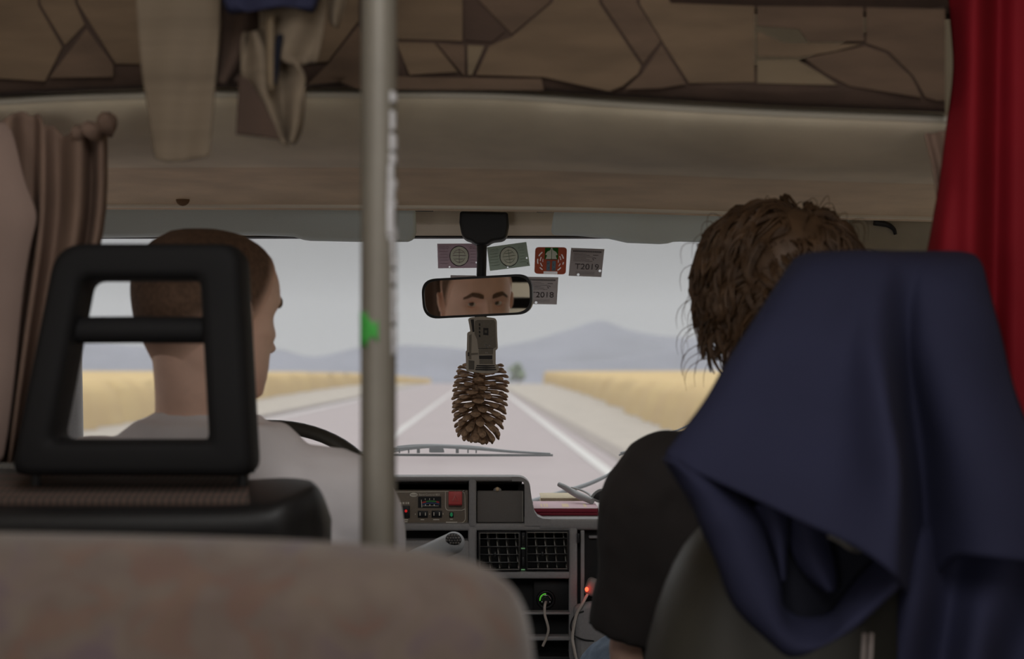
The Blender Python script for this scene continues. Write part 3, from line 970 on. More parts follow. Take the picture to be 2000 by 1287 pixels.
ds = thing('driver_seat', 'driver seat with black open headrest and plaid cloth top edge at left', 'seat', (-.42, 1.75, .75))
outer = [tuple(v) for v in rounded([(103, 472), (468, 472), (493, 934), (11, 932)], [58, 44, 34, 34], 8, 8)]
inner = [tuple(v) for v in rounded([(158, 546), (384, 546), (401, 860), (98, 860)], [22, 16, 16, 22], 8, 8)]
hr = headrest_ring('headrest', outer, inner, 1.595, 1.668, M['headrest_vinyl'], ds)
mb = MB()
mb.tube([P(118, 645, 1.63), P(260, 644, 1.625), P(400, 645, 1.63)], [.0156, .0156, .0156], 14)
mb.build('crossbar', M['headrest_vinyl'], hr)
for xx in (70, 478):
    c = P(xx if xx < 100 else 474, 930, 1.645)
    MB().cyl((c.x, 1.645, c.z - .02), (c.x, 1.645, c.z + .02), .006, n=12).build('post', M['black_plastic'], hr)

# seat back: vinyl shell whose top edge rises at the right shoulder
def seat_cols():
    cols = []
    #        px   rear roll py  top py   bulge
    for px, ry, ty in ((-160, 984, 930), (0, 985, 932), (200, 986, 932), (400, 985, 931), (480, 983, 930), (525, 978, 926), (560, 969, 926), (585, 960, 930), (600, 953, 936), (606, 950, 941)):
        cols.append((px, ry, ty))
    return cols
rows = []
for px, ry, ty in seat_cols():
    a = P(px, ry, 1.61)
    tpt = P(px, ty, 1.76)
    shr = max(0, (px - 545) / 62.0)
    yy = 1.59 + .05 * shr * shr
    zl = .98
    rows.append([Vector((a.x, yy + .03, zl)), Vector((a.x, yy, 1.45)), Vector((a.x, yy, a.z - .055)), Vector((a.x, yy - .012, a.z - .03)), Vector((a.x, yy - .008, a.z - .008)), Vector((a.x, yy + .012, a.z)), Vector((tpt.x * .5 + a.x * .5, (yy + 1.76) / 2, (a.z + tpt.z) / 2 + .004)), Vector((tpt.x, 1.76, tpt.z)), Vector((tpt.x, 1.80, tpt.z - .02)), Vector((tpt.x, 1.82, 1.50)), Vector((tpt.x, 1.80, zl))])
# right flank
last = rows[-1]
rows.append([Vector((p.x + .010, 1.72 + (p.y - 1.72) * .84, p.z - .012 if p.z > 1.5 else p.z)) for p in last])
rows.append([Vector((p.x + .004, 1.72 + (p.y - 1.72) * .4, p.z - .03 if p.z > 1.5 else p.z)) for p in rows[-1]])
mb = MB(); mb.grid(rows)
mb.build('seat_back', M['seat_vinyl'], ds, angle=60, mods=[('SUBSURF', dict(levels=2, render_levels=2)), ('SOLIDIFY', dict(thickness=.006, offset=-1))])
rows = []
for px in LS(-160, 486, 14):
    a, b = P(px, 984, 1.600), P(px, 931, 1.745)
    rows.append([a + Vector((0, .004, -.004)), a + Vector((0, .004, .004)), a.lerp(b, .3) + Vector((0, 0, .010)), a.lerp(b, .65) + Vector((0, 0, .011)), b + Vector((0, 0, .008)), b + Vector((0, .04, .004))])
mb = MB(); mb.grid(rows)
mb.build('cloth_strip', M['plaid_cloth'], ds, angle=180, mods=[('SOLIDIFY', dict(thickness=.004, offset=0))])
mb = MB(); mb.span((-.69, 1.70, 1.0), (-.17, 2.26, 1.08), .03, seg=4); mb.build('seat_cushion', M['seat_vinyl'], ds)
mb = MB(); mb.span((-.64, 1.74, .75), (-.22, 2.2, 1.0), .01); mb.build('pedestal', M['black_plastic'], ds)

ps = thing('passenger_seat', 'passenger seat with dark olive vinyl back, under the navy jacket', 'seat', (.39, 1.65, .75))
rows = []
SB = [(-.282, 1.05), (-.272, 1.30), (-.256, 1.45), (-.236, 1.53), (-.216, 1.58), (-.192, 1.618), (-.15, 1.645), (-.09, 1.655), (0, 1.657), (.09, 1.655), (.15, 1.645), (.2, 1.60), (.235, 1.48), (.25, 1.30), (.255, 1.05)]
mb = MB()
cx = .405
prof = [(.0, .115), (.0, .08), (.012, .045), (.04, .02), (.09, .004), (.16, 0), (.30, 0)]
rings = []
for dx, z in SB:
    p = Vector((cx + dx, 0, z))
    inw = Vector((cx + dx * .2, 0, 1.28)) - p
    inw.normalize()
    ring = [p + inw * q + Vector((0, 1.572 + d, 0)) for q, d in prof]
    back = [p + inw * q + Vector((0, 1.73 - d * .6, 0)) for q, d in reversed(prof)]
    rings.append(ring[::-1] + back[::-1][0:len(prof)])
mb.grid(rings)
mb.build('seat_back', M['seat_olive'], ps, angle=180, mods=[('SUBSURF', dict(levels=1, render_levels=1))])
# headrest under the jacket
ho = [tuple(v) for v in rounded([(1572, 508), (1890, 508), (1930, 930), (1490, 930)], [58, 44, 34, 34], 8, 8)]
hi_ = [tuple(v) for v in rounded([(1620, 580), (1840, 580), (1850, 860), (1600, 860)], [22, 16, 16, 22], 8, 8)]
headrest_ring('headrest', ho, hi_, 1.578, 1.645, M['headrest_vinyl'], ps)
for px in (1580, 1850):
    c = P(px, 930, 1.60)
    MB().cyl((c.x, 1.60, 1.60), (c.x, 1.60, c.z + .02), .006, n=12).build('post', M['chrome'], ps)
mb = MB(); mb.span((.14, 1.74, 1.0), (.67, 2.14, 1.088), .03, seg=4); mb.build('seat_cushion', M['seat_olive'], ps)
mb = MB(); mb.span((.19, 1.76, .75), (.62, 2.08, 1.0), .01); mb.build('pedestal', M['black_plastic'], ps)

# ================================================================== people
HZ = np.array([-.124, -.120, -.112, -.100, -.080, -.060, -.040, -.020, 0.0, .010, .030, .055, .080, .098, .108, .1125])
HW = np.array([.016, .030, .042, .052, .0635, .0685, .0712, .0735, .0745, .0755, .0765, .0745, .0655, .049, .030, .008])
HF = np.array([.032, .056, .075, .0805, .080, .080, .0805, .082, .083, .0865, .089, .084, .070, .050, .028, .006])
HB = np.array([-.02, -.03, -.038, -.048, -.062, -.074, -.085, -.094, -.100, -.102, -.104, -.101, -.089, -.068, -.045, -.012])

def nose(z):
    return float(np.interp(z, [-.060, -.054, -.048, -.042, -.034, -.02, -.004, .006, .014], [0, .004, .025, .031, .026, .0175, .009, .005, 0]))
def head_pt(th, z, face=True):
    """Point of the head surface; th = 0 looks along +Y (the face), z measured from eye level."""
    w, f, b = float(spline(HZ, HW, z)), float(spline(HZ, HF, z)), float(spline(HZ, HB, z))
    y0 = (f + b) * .5 * .6
    s, c = math.sin(th), math.cos(th)
    e = 0.86 if c > 0 else 1.0
    x = w * math.copysign(abs(s) ** e, s)
    y = y0 + ((f - y0) if c > 0 else (y0 - b)) * math.copysign(abs(c) ** (e if z > -.03 else 1.0), c)
    if c > 0 and face:
        ax = abs(x)
        sg = min(1.0, c * 3)
        nw = float(np.interp(z, [-.056, -.046, -.036, -.01, .012], [.013, .0145, .0105, .0075, .0085]))
        y += sg * nose(z) * math.exp(-(x / nw) ** 2)
        y -= sg * .0125 * math.exp(-((ax - .0295) / .0165) ** 2 - ((z + .002) / .0115) ** 2)
        y -= sg * .003 * math.exp(-((ax - .017) / .008) ** 2 - ((z - .002) / .012) ** 2)
        y += sg * .0055 * math.exp(-((ax - .028) / .022) ** 2 - ((z - .019) / .008) ** 2)
        y += sg * .0045 * math.exp(-((ax - .047) / .016) ** 2 - ((z + .030) / .013) ** 2)
        y += sg * .0055 * math.exp(-(x / .024) ** 2 - ((z + .0715) / .005) ** 2)
        y += sg * .0060 * math.exp(-(x / .021) ** 2 - ((z + .0835) / .005) ** 2)
        y -= sg * .0040 * math.exp(-(x / .03) ** 2 - ((z + .0775) / .0025) ** 2)
        y -= sg * .0045 * math.exp(-(x / .03) ** 2 - ((z + .0935) / .005) ** 2)
        y += sg * .0060 * math.exp(-(x / .017) ** 2 - ((z + .108) / .008) ** 2)
    return Vector((x, y, z))
def face_at(x, z, off=0.0):
    lo_, hi_ = -1.5, 1.5
    for _ in range(40):
        mid = (lo_ + hi_) / 2
        if head_pt(mid, z).x < x: lo_ = mid
        else: hi_ = mid
    p = head_pt(lo_, z)
    return Vector((p.x, p.y + off, p.z))

def add_head(mb, HM, n=150):
    zs = np.concatenate([LS(-.124, .1, 110), LS(.102, .1125, 6)])
    rings = [[HM @ head_pt(2 * math.pi * i / n, z) for i in range(n)] for z in zs]
    mb.loft(rings, tips=(HM @ Vector((0, .006, -.126)), HM @ Vector((0, -.004, .1135))))
    for s in (-1, 1):           # ears: a leaf with a rolled rim, a hollow and a lobe
        base = HM @ Vector((s * .0745, -.008, -.012))
        R = HM.to_3x3().normalized() @ Euler((math.radians(-8), 0, s * math.radians(-24))).to_matrix()
        rim = []
        for k in range(15):
            a = math.radians(-70 + 270 * k / 14)
            rim.append(base + R @ Vector((s * (.010 + .004 * math.sin(a)), -.017 * math.cos(a) * 1.0 - .006, .031 * math.sin(a) - .002)))
        mb.tube(rim, [.0035 + .001 * math.sin(math.pi * k / 14) for k in range(15)], 8)
        mb.sphere(base + R @ Vector((s * .006, -.006, -.004)), (.0045, .0165, .028), 12, 10, rot=R.to_euler())
        mb.sphere(base + R @ Vector((s * .006, -.001, -.030)), (.0045, .008, .009), 10, 8, rot=R.to_euler())
        mb.sphere(base + R @ Vector((s * .003, .008, -.008)), (.004, .005, .008), 10, 8, rot=R.to_euler())

def ell(c, rx, ry, n=28, R=None, sq=1.0):
    out = []
    for k in range(n):
        a = 2 * math.pi * k / n
        ca, sa = math.cos(a), math.sin(a)
        v = Vector((rx * math.copysign(abs(ca) ** sq, ca), ry * math.copysign(abs(sa) ** sq, sa), 0))
        out.append(Vector(c) + (R @ v if R is not None else v))
    return out

def limb(mb, joints, radii, n=16):
    pts, rr = [], []
    for i in range(len(joints) - 1):
        a, b = Vector(joints[i]), Vector(joints[i + 1])
        for t in LS(0, 1, 8)[:-1] if i < len(joints) - 2 else LS(0, 1, 8):
            pts.append(a.lerp(b, t)); rr.append(radii[i] * (1 - t) + radii[i + 1] * t + .004 * math.sin(math.pi * t))
    # soften the bends
    q = [p.copy() for p in pts]
    for _ in range(2):
        q = [q[0]] + [(q[i - 1] + q[i] * 2 + q[i + 1]) / 4 for i in range(1, len(q) - 1)] + [q[-1]]
    mb.tube(q, rr, n)

def hand(mb, wrist, fwd, palm_n, curl, side):
    """Palm, four unequal fingers bent at the knuckles and a thumb from the side of the palm."""
    f, nrm = Vector(fwd).normalized(), Vector(palm_n).normalized()
    sd = f.cross(nrm).normalized() * side
    w = Vector(wrist)
    rings = []
    for t, wd, th in ((0, .026, .020), (.03, .034, .018), (.06, .040, .016), (.092, .040, .013)):
        c = w + f * t
        rings.append([c + sd * wd * math.cos(a) + nrm * th * math.sin(a) for a in LS(0, 2 * math.pi, 17)[:-1]])
    mb.loft(rings)
    for k, (o, L) in enumerate(((-.030, .066), (-.010, .076), (.010, .071), (.029, .056))):
        p = w + f * .086 + sd * -o
        d, pts = f.copy(), [w + f * .06 + sd * -o, p]
        for j, seg in enumerate((.45, .32, .23)):
            ang = curl * (.8 + .25 * j) * (1 + .06 * k)
            d = (d * math.cos(ang) + nrm * math.sin(ang) * 1.0).normalized() if j == 0 else (d * math.cos(ang) + d.cross(sd).normalized() * math.sin(ang) * (-1 if d.cross(sd).dot(nrm) < 0 and j == 0 else 1) * (1 if (d.cross(sd)).dot(nrm - d * nrm.dot(d)) > 0 else -1)).normalized()
            p = p + d * L * seg
            pts.append(p)
        mb.tube(pts, [.0095, .0095, .009, .0085, .0068], 10)
    t0 = w + f * .028 + sd * .026
    t1 = t0 + (f * .6 + sd * .75 + nrm * .25).normalized() * .034
    t2 = t1 + (f * .8 + sd * .25 + nrm * .5).normalized() * .030
    t3 = t2 + (f * .75 - sd * .05 + nrm * .6).normalized() * .022
    mb.tube([w + f * .015 + sd * .012, t0, t1, t2, t3], [.013, .0125, .0105, .0095, .0075], 10)

REMESH = lambda v: ('REMESH', dict(mode='VOXEL', voxel_size=v, use_smooth_shade=True))
SMOOTH = lambda f, n: ('SMOOTH', dict(factor=f, iterations=n))

def person(name, label, head_c, hscale, yaw, pitch, roll, cx, cy, sh_z, sh_dx, arms, legs, shirt_m, sleeve, trousers_m, torso, neck_r=.056, tilt=0.0):
    t = thing(name, label, 'person', (cx, cy, 1.12))
    HM = Matrix.Translation(head_c) @ Euler((pitch, roll, yaw)).to_matrix().to_4x4() @ Matrix.Diagonal((hscale[0], hscale[1], hscale[2], 1))
    T = Matrix.Translation((cx, cy, 1.45)) @ Matrix.Rotation(tilt, 4, 'Y') @ Matrix.Translation((-cx, -cy, -1.45))
    arms = [(tuple([T @ Vector(j[0])] + list(j[1:])), r, h) for j, r, h in arms]
    body = MB()
    add_head(body, HM)
    nb = Vector((cx, cy + .01, sh_z + .055))
    nt = HM @ Vector((0, -.022, -.055))
    rings = []
    for q in LS(0, 1, 8):
        c = nt.lerp(nb, q) + Vector((0, -.006 * math.sin(math.pi * q), 0))
        r = neck_r * (1 + .22 * q ** 2)
        rings.append(ell(c, r, r * 1.03))
    rings.append(ell(nb - Vector((0, 0, .05)), neck_r * 1.5, neck_r * 1.25))
    body.loft(rings)
    def torso_rings(grow):
        return [[T @ p for p in ell((cx + ox, cy + oy, z), hw + grow, hd + grow, 36, None, .86)] for z, hw, hd, ox, oy in torso]
    body.loft(torso_rings(-.006))
    for j, r, hnd in arms:
        limb(body, j, r)
        hand(body, *hnd)
    for j, r in legs:
        limb(body, j, r)
        ft = Vector(j[-1])
        body.sphere(ft + Vector((0, .07, -.03)), (.042, .12, .034), 16, 12)
    body.build('body', M['skin'], t, angle=180, mods=[REMESH(.0036), SMOOTH(.5, 2)])
    # shirt
    sh = MB()
    sh.loft(torso_rings(.010))
    for k, (j, r, hnd) in enumerate(arms):
        a, b, c = Vector(j[0]), Vector(j[1]), Vector(j[2])
        inner = Vector((cx, cy, a.z + .01)).lerp(a, .45)
        seg = [inner, a, a.lerp(b, .5), a.lerp(b, sleeve[k])]
        sh.tube(smooth_path(seg, 14), [r[0] + .022 + .006 * q for q in LS(0, 1, 14)], 22)
    col = [nb + Vector((neck_r * 1.28 * math.cos(a), neck_r * 1.22 * math.sin(a) + .006, -.012 - .012 * math.sin(a))) for a in LS(0, 2 * math.pi, 33)[:-1]]
    sh.tube(col, .0085, 10, loop=True)
    rings = [ell(nb - Vector((0, 0, .015 + .03 * q)), neck_r * (1.22 + 1.3 * q ** 1.4), neck_r * (1.2 + .5 * q)) for q in LS(0, 1, 5)]
    sh.loft(rings)
    sh.build('t_shirt', shirt_m, t, angle=180, mods=[REMESH(.006), SMOOTH(.6, 6), ('DISPLACE', dict(texture=clouds('shirt_folds', .09, 2), strength=.014, mid_level=.5))])
    tr = MB()
    tr.loft([ell((cx, cy, z), hw, hd, 30) for z, hw, hd in ((1.10, .16, .12), (1.18, .175, .125), (1.26, .17, .118))])
    for j, r in legs:
        limb(tr, j, [q + .014 for q in r])
    tr.build('trousers', trousers_m, t, angle=180, mods=[REMESH(.008), SMOOTH(.6, 4), ('DISPLACE', dict(texture=clouds('trouser_folds', .07, 2), strength=.02, mid_level=.5))])
    for j, r in legs:
        f = Vector(j[-1])
        s_ = MB(); s_.sphere(f + Vector((0, .07, -.032)), (.052, .145, .045), 18, 12)
        s_.build('shoe', M['shoe'], t)
    return t, HM

def face_parts(t, HM, gaze):
    """Eyes with iris and pupil, lids and brows."""
    for s in (-1, 1):
        c = Vector((s * .0292, .0592, -.001))
        g = (HM.to_3x3().inverted() @ Vector(gaze)).normalized()
        R = g.to_track_quat('Y', 'Z').to_matrix()
        mb = MB()
        angs = [0, 6, 11, 18, 24, 29.5, 34, 45, 60, 80, 100, 130, 165]
        n = 28
        prev = None
        rings = [[HM @ (c + R @ Vector((.0122 * math.sin(math.radians(a)) * math.cos(2 * math.pi * k / n), .0122 * math.cos(math.radians(a)), .0122 * math.sin(math.radians(a)) * math.sin(2 * math.pi * k / n)))) for k in range(n)] for a in angs[1:]]
        for i in range(len(rings) - 1):
            mi = 2 if angs[i + 2] <= 11 else (1 if angs[i + 2] <= 29.5 else 0)
            vr = [[mb.bm.verts.new(p) for p in q] for q in rings[i:i + 2]]
            for k in range(n):
                f = mb.bm.faces.new((vr[0][k], vr[0][(k + 1) % n], vr[1][(k + 1) % n], vr[1][k])); f.material_index = mi
        f = mb.bm.faces.new([mb.bm.verts.new(p) for p in rings[0]]); f.material_index = 2
        bmesh.ops.remove_doubles(mb.bm, verts=list(mb.bm.verts), dist=1e-6)
        mb.build('eye', [M['eye_white'], M['eye_iris'], M['eye_pupil']], t)
        for nm, e0, e1 in (('upper_eyelid', 21, 64), ('lower_eyelid', -62, -31)):
            rows = []
            for q in LS(0, 1, 7):
                row = []
                for u in LS(-1, 1, 17):
                    az = math.radians(58 * u)
                    el = e0 + (e1 - e0) * q
                    edge = (1 - q) if nm[0] == 'u' else q
                    el = el - edge * (u * u) * (15 if nm[0] == 'u' else -17)
                    el = math.radians(el)
                    r = .0133 + .0008 * (edge < .2)
                    row.append(HM @ (c + Vector((r * math.sin(az) * math.cos(el) * 1.08, r * math.cos(az) * math.cos(el), r * math.sin(el)))))
                rows.append(row)
            mb = MB(); mb.grid(rows)
            mb.build(nm, M['skin_lid'], t, angle=180, mods=[('SOLIDIFY', dict(thickness=.0014, offset=0)), ('SUBSURF', dict(levels=1, render_levels=1))])
        # brow: a tapering pad that rises to an arch and falls at the temple
        rings = []
        for q in LS(0, 1, 14):
            x = s * (.0105 + .041 * q)
            zc = .0175 + .0065 * math.sin(math.pi * min(1, q * 1.25) * .62) - .010 * max(0, q - .62) / .38
            h = .0068 * (1 - .62 * q ** 2) * (.72 + .28 * min(1, q * 5))
            p = face_at(x, zc)
            rings.append([HM @ (p + Vector((0, .0022 * math.cos(a) + .0005, h * math.sin(a)))) for a in LS(0, 2 * math.pi, 11)[:-1]])
        mb = MB(); mb.loft(rings)
        mb.build('eyebrow', M['brow_hair'], t)

# ---- driver
DC = Vector((-.416, 1.955, 1.882))
FACE_YAW = math.radians(-42)
Dx, Dy = -.425, 1.965
torso = [(1.10, .155, .11, 0, .01), (1.20, .165, .115, 0, 0), (1.34, .170, .118, 0, 0), (1.47, .185, .122, 0, .0), (1.56, .198, .115, 0, .0), (1.61, .202, .10, 0, .0), (1.65, .185, .088, 0, 0), (1.685, .150, .078, 0, 0), (1.71, .118, .070, 0, 0), (1.732, .088, .064, 0, 0)]
WC = Vector((-.42, 2.31, 1.570))             # steering wheel hub
armsD = []
for s in (-1, 1):
    sh = (Dx + s * .178, Dy + .0, 1.628)
    el = (Dx + s * .215, Dy + .13, 1.385)
    wr = (Dx + s * .165, 2.255, 1.50)
    armsD.append(((sh, el, wr), (.050, .041, .026), (wr, (s * .12, .75, .55), (-s * .8, .1, -.4), .75, -s)))
legsD = [((( Dx + s * .09), Dy - .02, 1.20), (Dx + s * .13, 2.42, 1.22), (Dx + s * .14, 2.52, .86)) for s in (-1, 1)]
legsD = [((a, b, c), (.082, .060, .038)) for a, b, c in legsD]
drv, DHM = person('person', 'shaven headed person in pale grey T-shirt driving, head turned to the right', DC, (1.10, 1.07, 1.0), FACE_YAW, math.radians(-3), 0, Dx, Dy, 1.690, .18, armsD, legsD, M['shirt_grey'], (.80, .80), M['jeans'], torso, tilt=math.radians(2))
drv['category'] = 'person'
# close-cropped hair cap
mb = MB()
n = 110
rows = []
def hairline(th):
    """Lowest z of the cropped hair: brow-high temples, behind the ears, down to the nape."""
    a = abs((th + math.pi) % (2 * math.pi) - math.pi)
    return float(np.interp(a, [0, .45, .85, 1.05, 1.35, 1.52, 1.62, 1.95, 2.2, 2.7, 3.1416], [.070, .071, .062, .045, -.004, -.022, .020, .012, -.045, -.072, -.078]))
for k in range(n):
    th = 2 * math.pi * k / n
    z0 = hairline(th)
    row = []
    for q in LS(0, 1, 26):
        z = z0 + (.1122 - z0) * (1 - (1 - q) ** 1.5)
        p = head_pt(th, min(z, .1122), False)
        nrm = (p - Vector((0, -.008, .02)) * 1.0); nrm.normalize()
        row.append(DHM @ (p + nrm * (.0004 + .0026 * min(1, q * 5))))
    rows.append(row)
rows.append(rows[0])
mb.grid(rows)
bmesh.ops.remove_doubles(mb.bm, verts=list(mb.bm.verts), dist=1e-5)
lay = mb.bm.verts.layers.float.new('thickness')
inv = DHM.inverted()
for v in mb.bm.verts:
    q = inv @ v.co
    th = math.atan2(q.x, q.y)
    v[lay] = min(1.0, max(0.0, (q.z - hairline(th)) / (.055 if abs(th) > 1.6 else .03))) ** .8
mb.build('cropped_hair', M['hair_buzz'], drv, angle=180)
face_parts(drv, DHM, Vector((.345, .79, .06)))

# ---- passenger
PC = Vector((.372, 1.985, 1.895))
Px, Py = .375, 2.0
torso = [(1.10, .16, .12, 0, .01), (1.20, .17, .125, 0, 0), (1.34, .178, .125, 0, 0), (1.47, .195, .125, 0, .0), (1.56, .196, .118, 0, .0), (1.61, .196, .10, 0, .0), (1.66, .180, .088, 0, 0), (1.70, .148, .076, 0, 0), (1.725, .115, .068, 0, 0), (1.735, .085, .060, 0, 0)]
armsP = []
for s in (-1, 1):
    sh = (Px + s * .160, Py + .0, 1.642)
    el = (Px + s * .198, Py + .03, 1.365)
    wr = (Px + s * .12, Py + .25, 1.27)
    armsP.append(((sh, el, wr), (.052, .043, .027), (wr, (-s * .45, .85, -.15), (0, -.2, -1), .30, -s)))
legsP = [(((Px + s * .10), Py - .02, 1.20), (Px + s * .20, 2.44, 1.315), (Px + s * .15, 2.58, .86)) for s in (-1, 1)]
legsP = [((a, b, c), (.084, .062, .038)) for a, b, c in legsP]
pas, PHM = person('person', 'person with tousled brown hair and black T-shirt in the passenger seat', PC, (1.05, 1.03, 1.03), math.radians(10), math.radians(-2), 0, Px, Py, 1.71, .18, armsP, legsP, M['shirt_black'], (.76, .76), M['jeans'], torso)
face_parts(pas, PHM, Vector((-.1, 1, 0)))
# tousled hair: an under-cap and many curling locks
mb = MB()
rows = []
def hl2(th):
    a = abs((th + math.pi) % (2 * math.pi) - math.pi)
    return float(np.interp(a, [0, .5, .9, 1.3, 1.5, 1.7, 2.1, 3.1416], [.068, .064, .04, -.01, -.03, -.05, -.075, -.085]))
for k in range(81):
    th = 2 * math.pi * k / 80
    z0 = hl2(th)
    row = []
    for q in LS(0, 1, 22):
        z = min(z0 + (.1122 - z0) * (1 - (1 - q) ** 1.5), .1122)
        p = head_pt(th, z, False)
        nrm = (p - Vector((0, -.008, .01))).normalized()
        row.append(PHM @ (p + nrm * (.002 + .016 * min(1, q * 3))))
    rows.append(row)
mb.grid(rows)
hr_ = random.Random(5)
def flow(p):
    return Vector((math.sin(p.x * 47 + 3 * math.sin(p.z * 31)) + .6 * math.sin(p.y * 61 + 2), math.sin(p.z * 53 + 1.3) + .5 * math.sin(p.x * 71), math.sin(p.y * 43 + p.x * 37 + .7)))
def skull_out(v):
    """Signed clearance of a head-space point from the head surface, and the outward normal there."""
    th = math.atan2(v.x, v.y - .0)
    z = min(max(v.z, -.10), .108)
    q = head_pt(th, z, False)
    c = Vector((0, -.008, min(.03, v.z)))
    n_ = (v - c).normalized()
    return (v - c).length - (q - c).length, n_
CROWN = Vector((.01, -.06, .10))
for k in range(850):
    th = hr_.uniform(0, 2 * math.pi)
    z0 = hl2(th)
    z = z0 + (.1115 - z0) * (1 - (1 - hr_.random()) ** 1.45)
    p = head_pt(th, z, False)
    _, nrm = skull_out(p)
    away = (p - CROWN)
    away = away - nrm * away.dot(nrm)
    away = away.normalized() if away.length > 1e-4 else Vector((1, 0, 0))
    dirn = (away * .9 + Vector((0, 0, -.55)) + flow(p) * .42).normalized()
    L = hr_.uniform(.05, .085)
    amp, ph, fr = hr_.uniform(.003, .008), hr_.uniform(0, 6.3), hr_.uniform(4, 7)
    base_lift = hr_.uniform(.014, .027) + (.006 if z > .02 else 0)
    flick = hr_.uniform(-.006, .012)
    path = []
    cur = p.copy()
    steps = 9
    for i in range(steps):
        q = i / (steps - 1)
        _, n_ = skull_out(cur)
        d_ = (dirn - n_ * dirn.dot(n_)).normalized()
        sd = n_.cross(d_)
        path.append((cur, n_, sd, q))
        nxt = cur + d_ * L / (steps - 1) + sd * amp * .35 * math.cos(q * fr + ph)
        o_, nn = skull_out(nxt)
        cur = nxt - nn * o_
        dirn = (dirn + Vector((0, 0, -.10))).normalized()
    for m_ in range(8):
        ox, on = hr_.gauss(0, .0034), hr_.gauss(0, .0026)
        r0 = hr_.uniform(.0008, .0015)
        pts = []
        for cur, n_, sd, q in path:
            lift = base_lift * math.sin(min(1.0, q * 2.2) * math.pi / 2) - .006 * q + flick * q ** 3
            pinch = 1 - .55 * q
            pts.append(PHM @ (cur + n_ * (.002 + lift + on * pinch + amp * .5 * math.sin(q * fr * 1.3 + ph)) + sd * (ox * pinch + amp * math.sin(q * fr + ph))))
        mb.tube(pts, [r0 * f for f in (.8, 1, 1, 1, .95, .85, .7, .5, .25)], 4)
for k in range(150):                                # stray single hairs round the edge
    th = hr_.uniform(1.2, 5.1)
    z = hr_.uniform(-.08, .11)
    p = head_pt(th, min(z, .111), False)
    _, n_ = skull_out(p)
    sd = n_.cross(Vector((0, 0, 1))).normalized()
    a, b = hr_.uniform(.02, .05), hr_.uniform(-.03, .03)
    pts = [PHM @ (p + n_ * (.018 + a * math.sin(q * 1.9)) + sd * b * q + Vector((0, 0, -.045 * q * q))) for q in LS(0, 1, 7)]
    mb.tube(pts, [.0006, .0006, .0006, .0005, .0005, .0004, .0002], 3)
mb.build('tousled_hair', M['hair_brown'], pas, angle=180)

# ================================================================== navy jacket over the passenger headrest
jk = thing('jacket', 'navy blue jacket draped over the passenger headrest at right', 'jacket', tuple(P(1720, 500, 1.5)))
def col(pts, n=22):
    return smooth_path([P(x, y, d + (.065 if i < 2 else (.06 if i == 2 else (.045 if i == 3 else .025)))) for i, (x, y, d) in enumerate(pts)], n)
back = lambda x: [(x, 640, 1.615), (x, 506, 1.60)]
cols = [
    [(1580, 640, 1.62), (1572, 512, 1.60), (1560, 503, 1.56), (1540, 520, 1.525), (1490, 597, 1.51), (1430, 695, 1.49), (1365, 803, 1.465), (1295, 893, 1.45)],
    [(1584, 640, 1.62), (1578, 508, 1.60), (1572, 497, 1.545), (1556, 520, 1.49), (1512, 600, 1.475), (1455, 700, 1.455), (1392, 810, 1.44), (1318, 905, 1.43)],
    back(1610) + [(1605, 495, 1.54), (1598, 516, 1.478), (1565, 620, 1.462), (1520, 740, 1.445), (1465, 850, 1.425), (1400, 942, 1.41)],
    back(1650) + [(1650, 494, 1.54), (1646, 516, 1.474), (1622, 640, 1.455), (1590, 780, 1.435), (1555, 890, 1.415), (1495, 985, 1.395)],
    back(1690) + [(1690, 493, 1.54), (1686, 516, 1.474), (1662, 640, 1.458), (1656, 780, 1.428), (1650, 920, 1.405), (1600, 1034, 1.385)],
    back(1715) + [(1712, 493, 1.54), (1704, 516, 1.474), (1680, 640, 1.452), (1692, 770, 1.400), (1708, 930, 1.362), (1690, 1076, 1.348)],
    back(1735) + [(1734, 494, 1.54), (1726, 518, 1.472), (1700, 640, 1.446), (1722, 770, 1.382), (1750, 930, 1.345), (1744, 1120, 1.338)],
    back(1745) + [(1744, 494, 1.54), (1738, 520, 1.474), (1722, 640, 1.452), (1736, 770, 1.392), (1760, 930, 1.358), (1757, 1140, 1.358)],
    back(1760) + [(1757, 495, 1.54), (1756, 525, 1.478), (1752, 640, 1.485), (1752, 770, 1.462), (1764, 930, 1.450), (1764, 1160, 1.450)],
    back(1775) + [(1776, 495, 1.54), (1776, 530, 1.478), (1774, 640, 1.500), (1780, 770, 1.520), (1798, 930, 1.535), (1806, 1160, 1.540)],
    back(1790) + [(1796, 495, 1.54), (1794, 530, 1.476), (1792, 655, 1.474), (1812, 775, 1.474), (1836, 905, 1.470), (1852, 1085, 1.470)],
    back(1815) + [(1816, 495, 1.54), (1816, 530, 1.474), (1826, 660, 1.462), (1850, 790, 1.448), (1876, 920, 1.432), (1892, 1084, 1.425)],
    back(1850) + [(1854, 496, 1.54), (1858, 530, 1.474), (1880, 675, 1.462), (1912, 810, 1.440), (1945, 940, 1.420), (1962, 1092, 1.410)],
    back(1880) + [(1886, 497, 1.542), (1900, 530, 1.482), (1928, 680, 1.474), (1962, 820, 1.452), (2010, 950, 1.432), (2040, 1100, 1.425)],
    [(1900, 640, 1.62), (1900, 508, 1.60), (1904, 502, 1.555), (1924, 530, 1.505), (1948, 640, 1.50), (1976, 745, 1.49), (2050, 930, 1.47), (2120, 1110, 1.46)],
]
gridc = [col(c) for c in cols]
mb = MB(); mb.grid(gridc)
mb.build('main_drape', M['navy'], jk, angle=180, mods=[('SUBSURF', dict(levels=2, render_levels=2)), ('DISPLACE', dict(texture=clouds('cloth_folds', .10, 1), strength=.006, mid_level=.5)), ('SOLIDIFY', dict(thickness=.004, offset=0))])
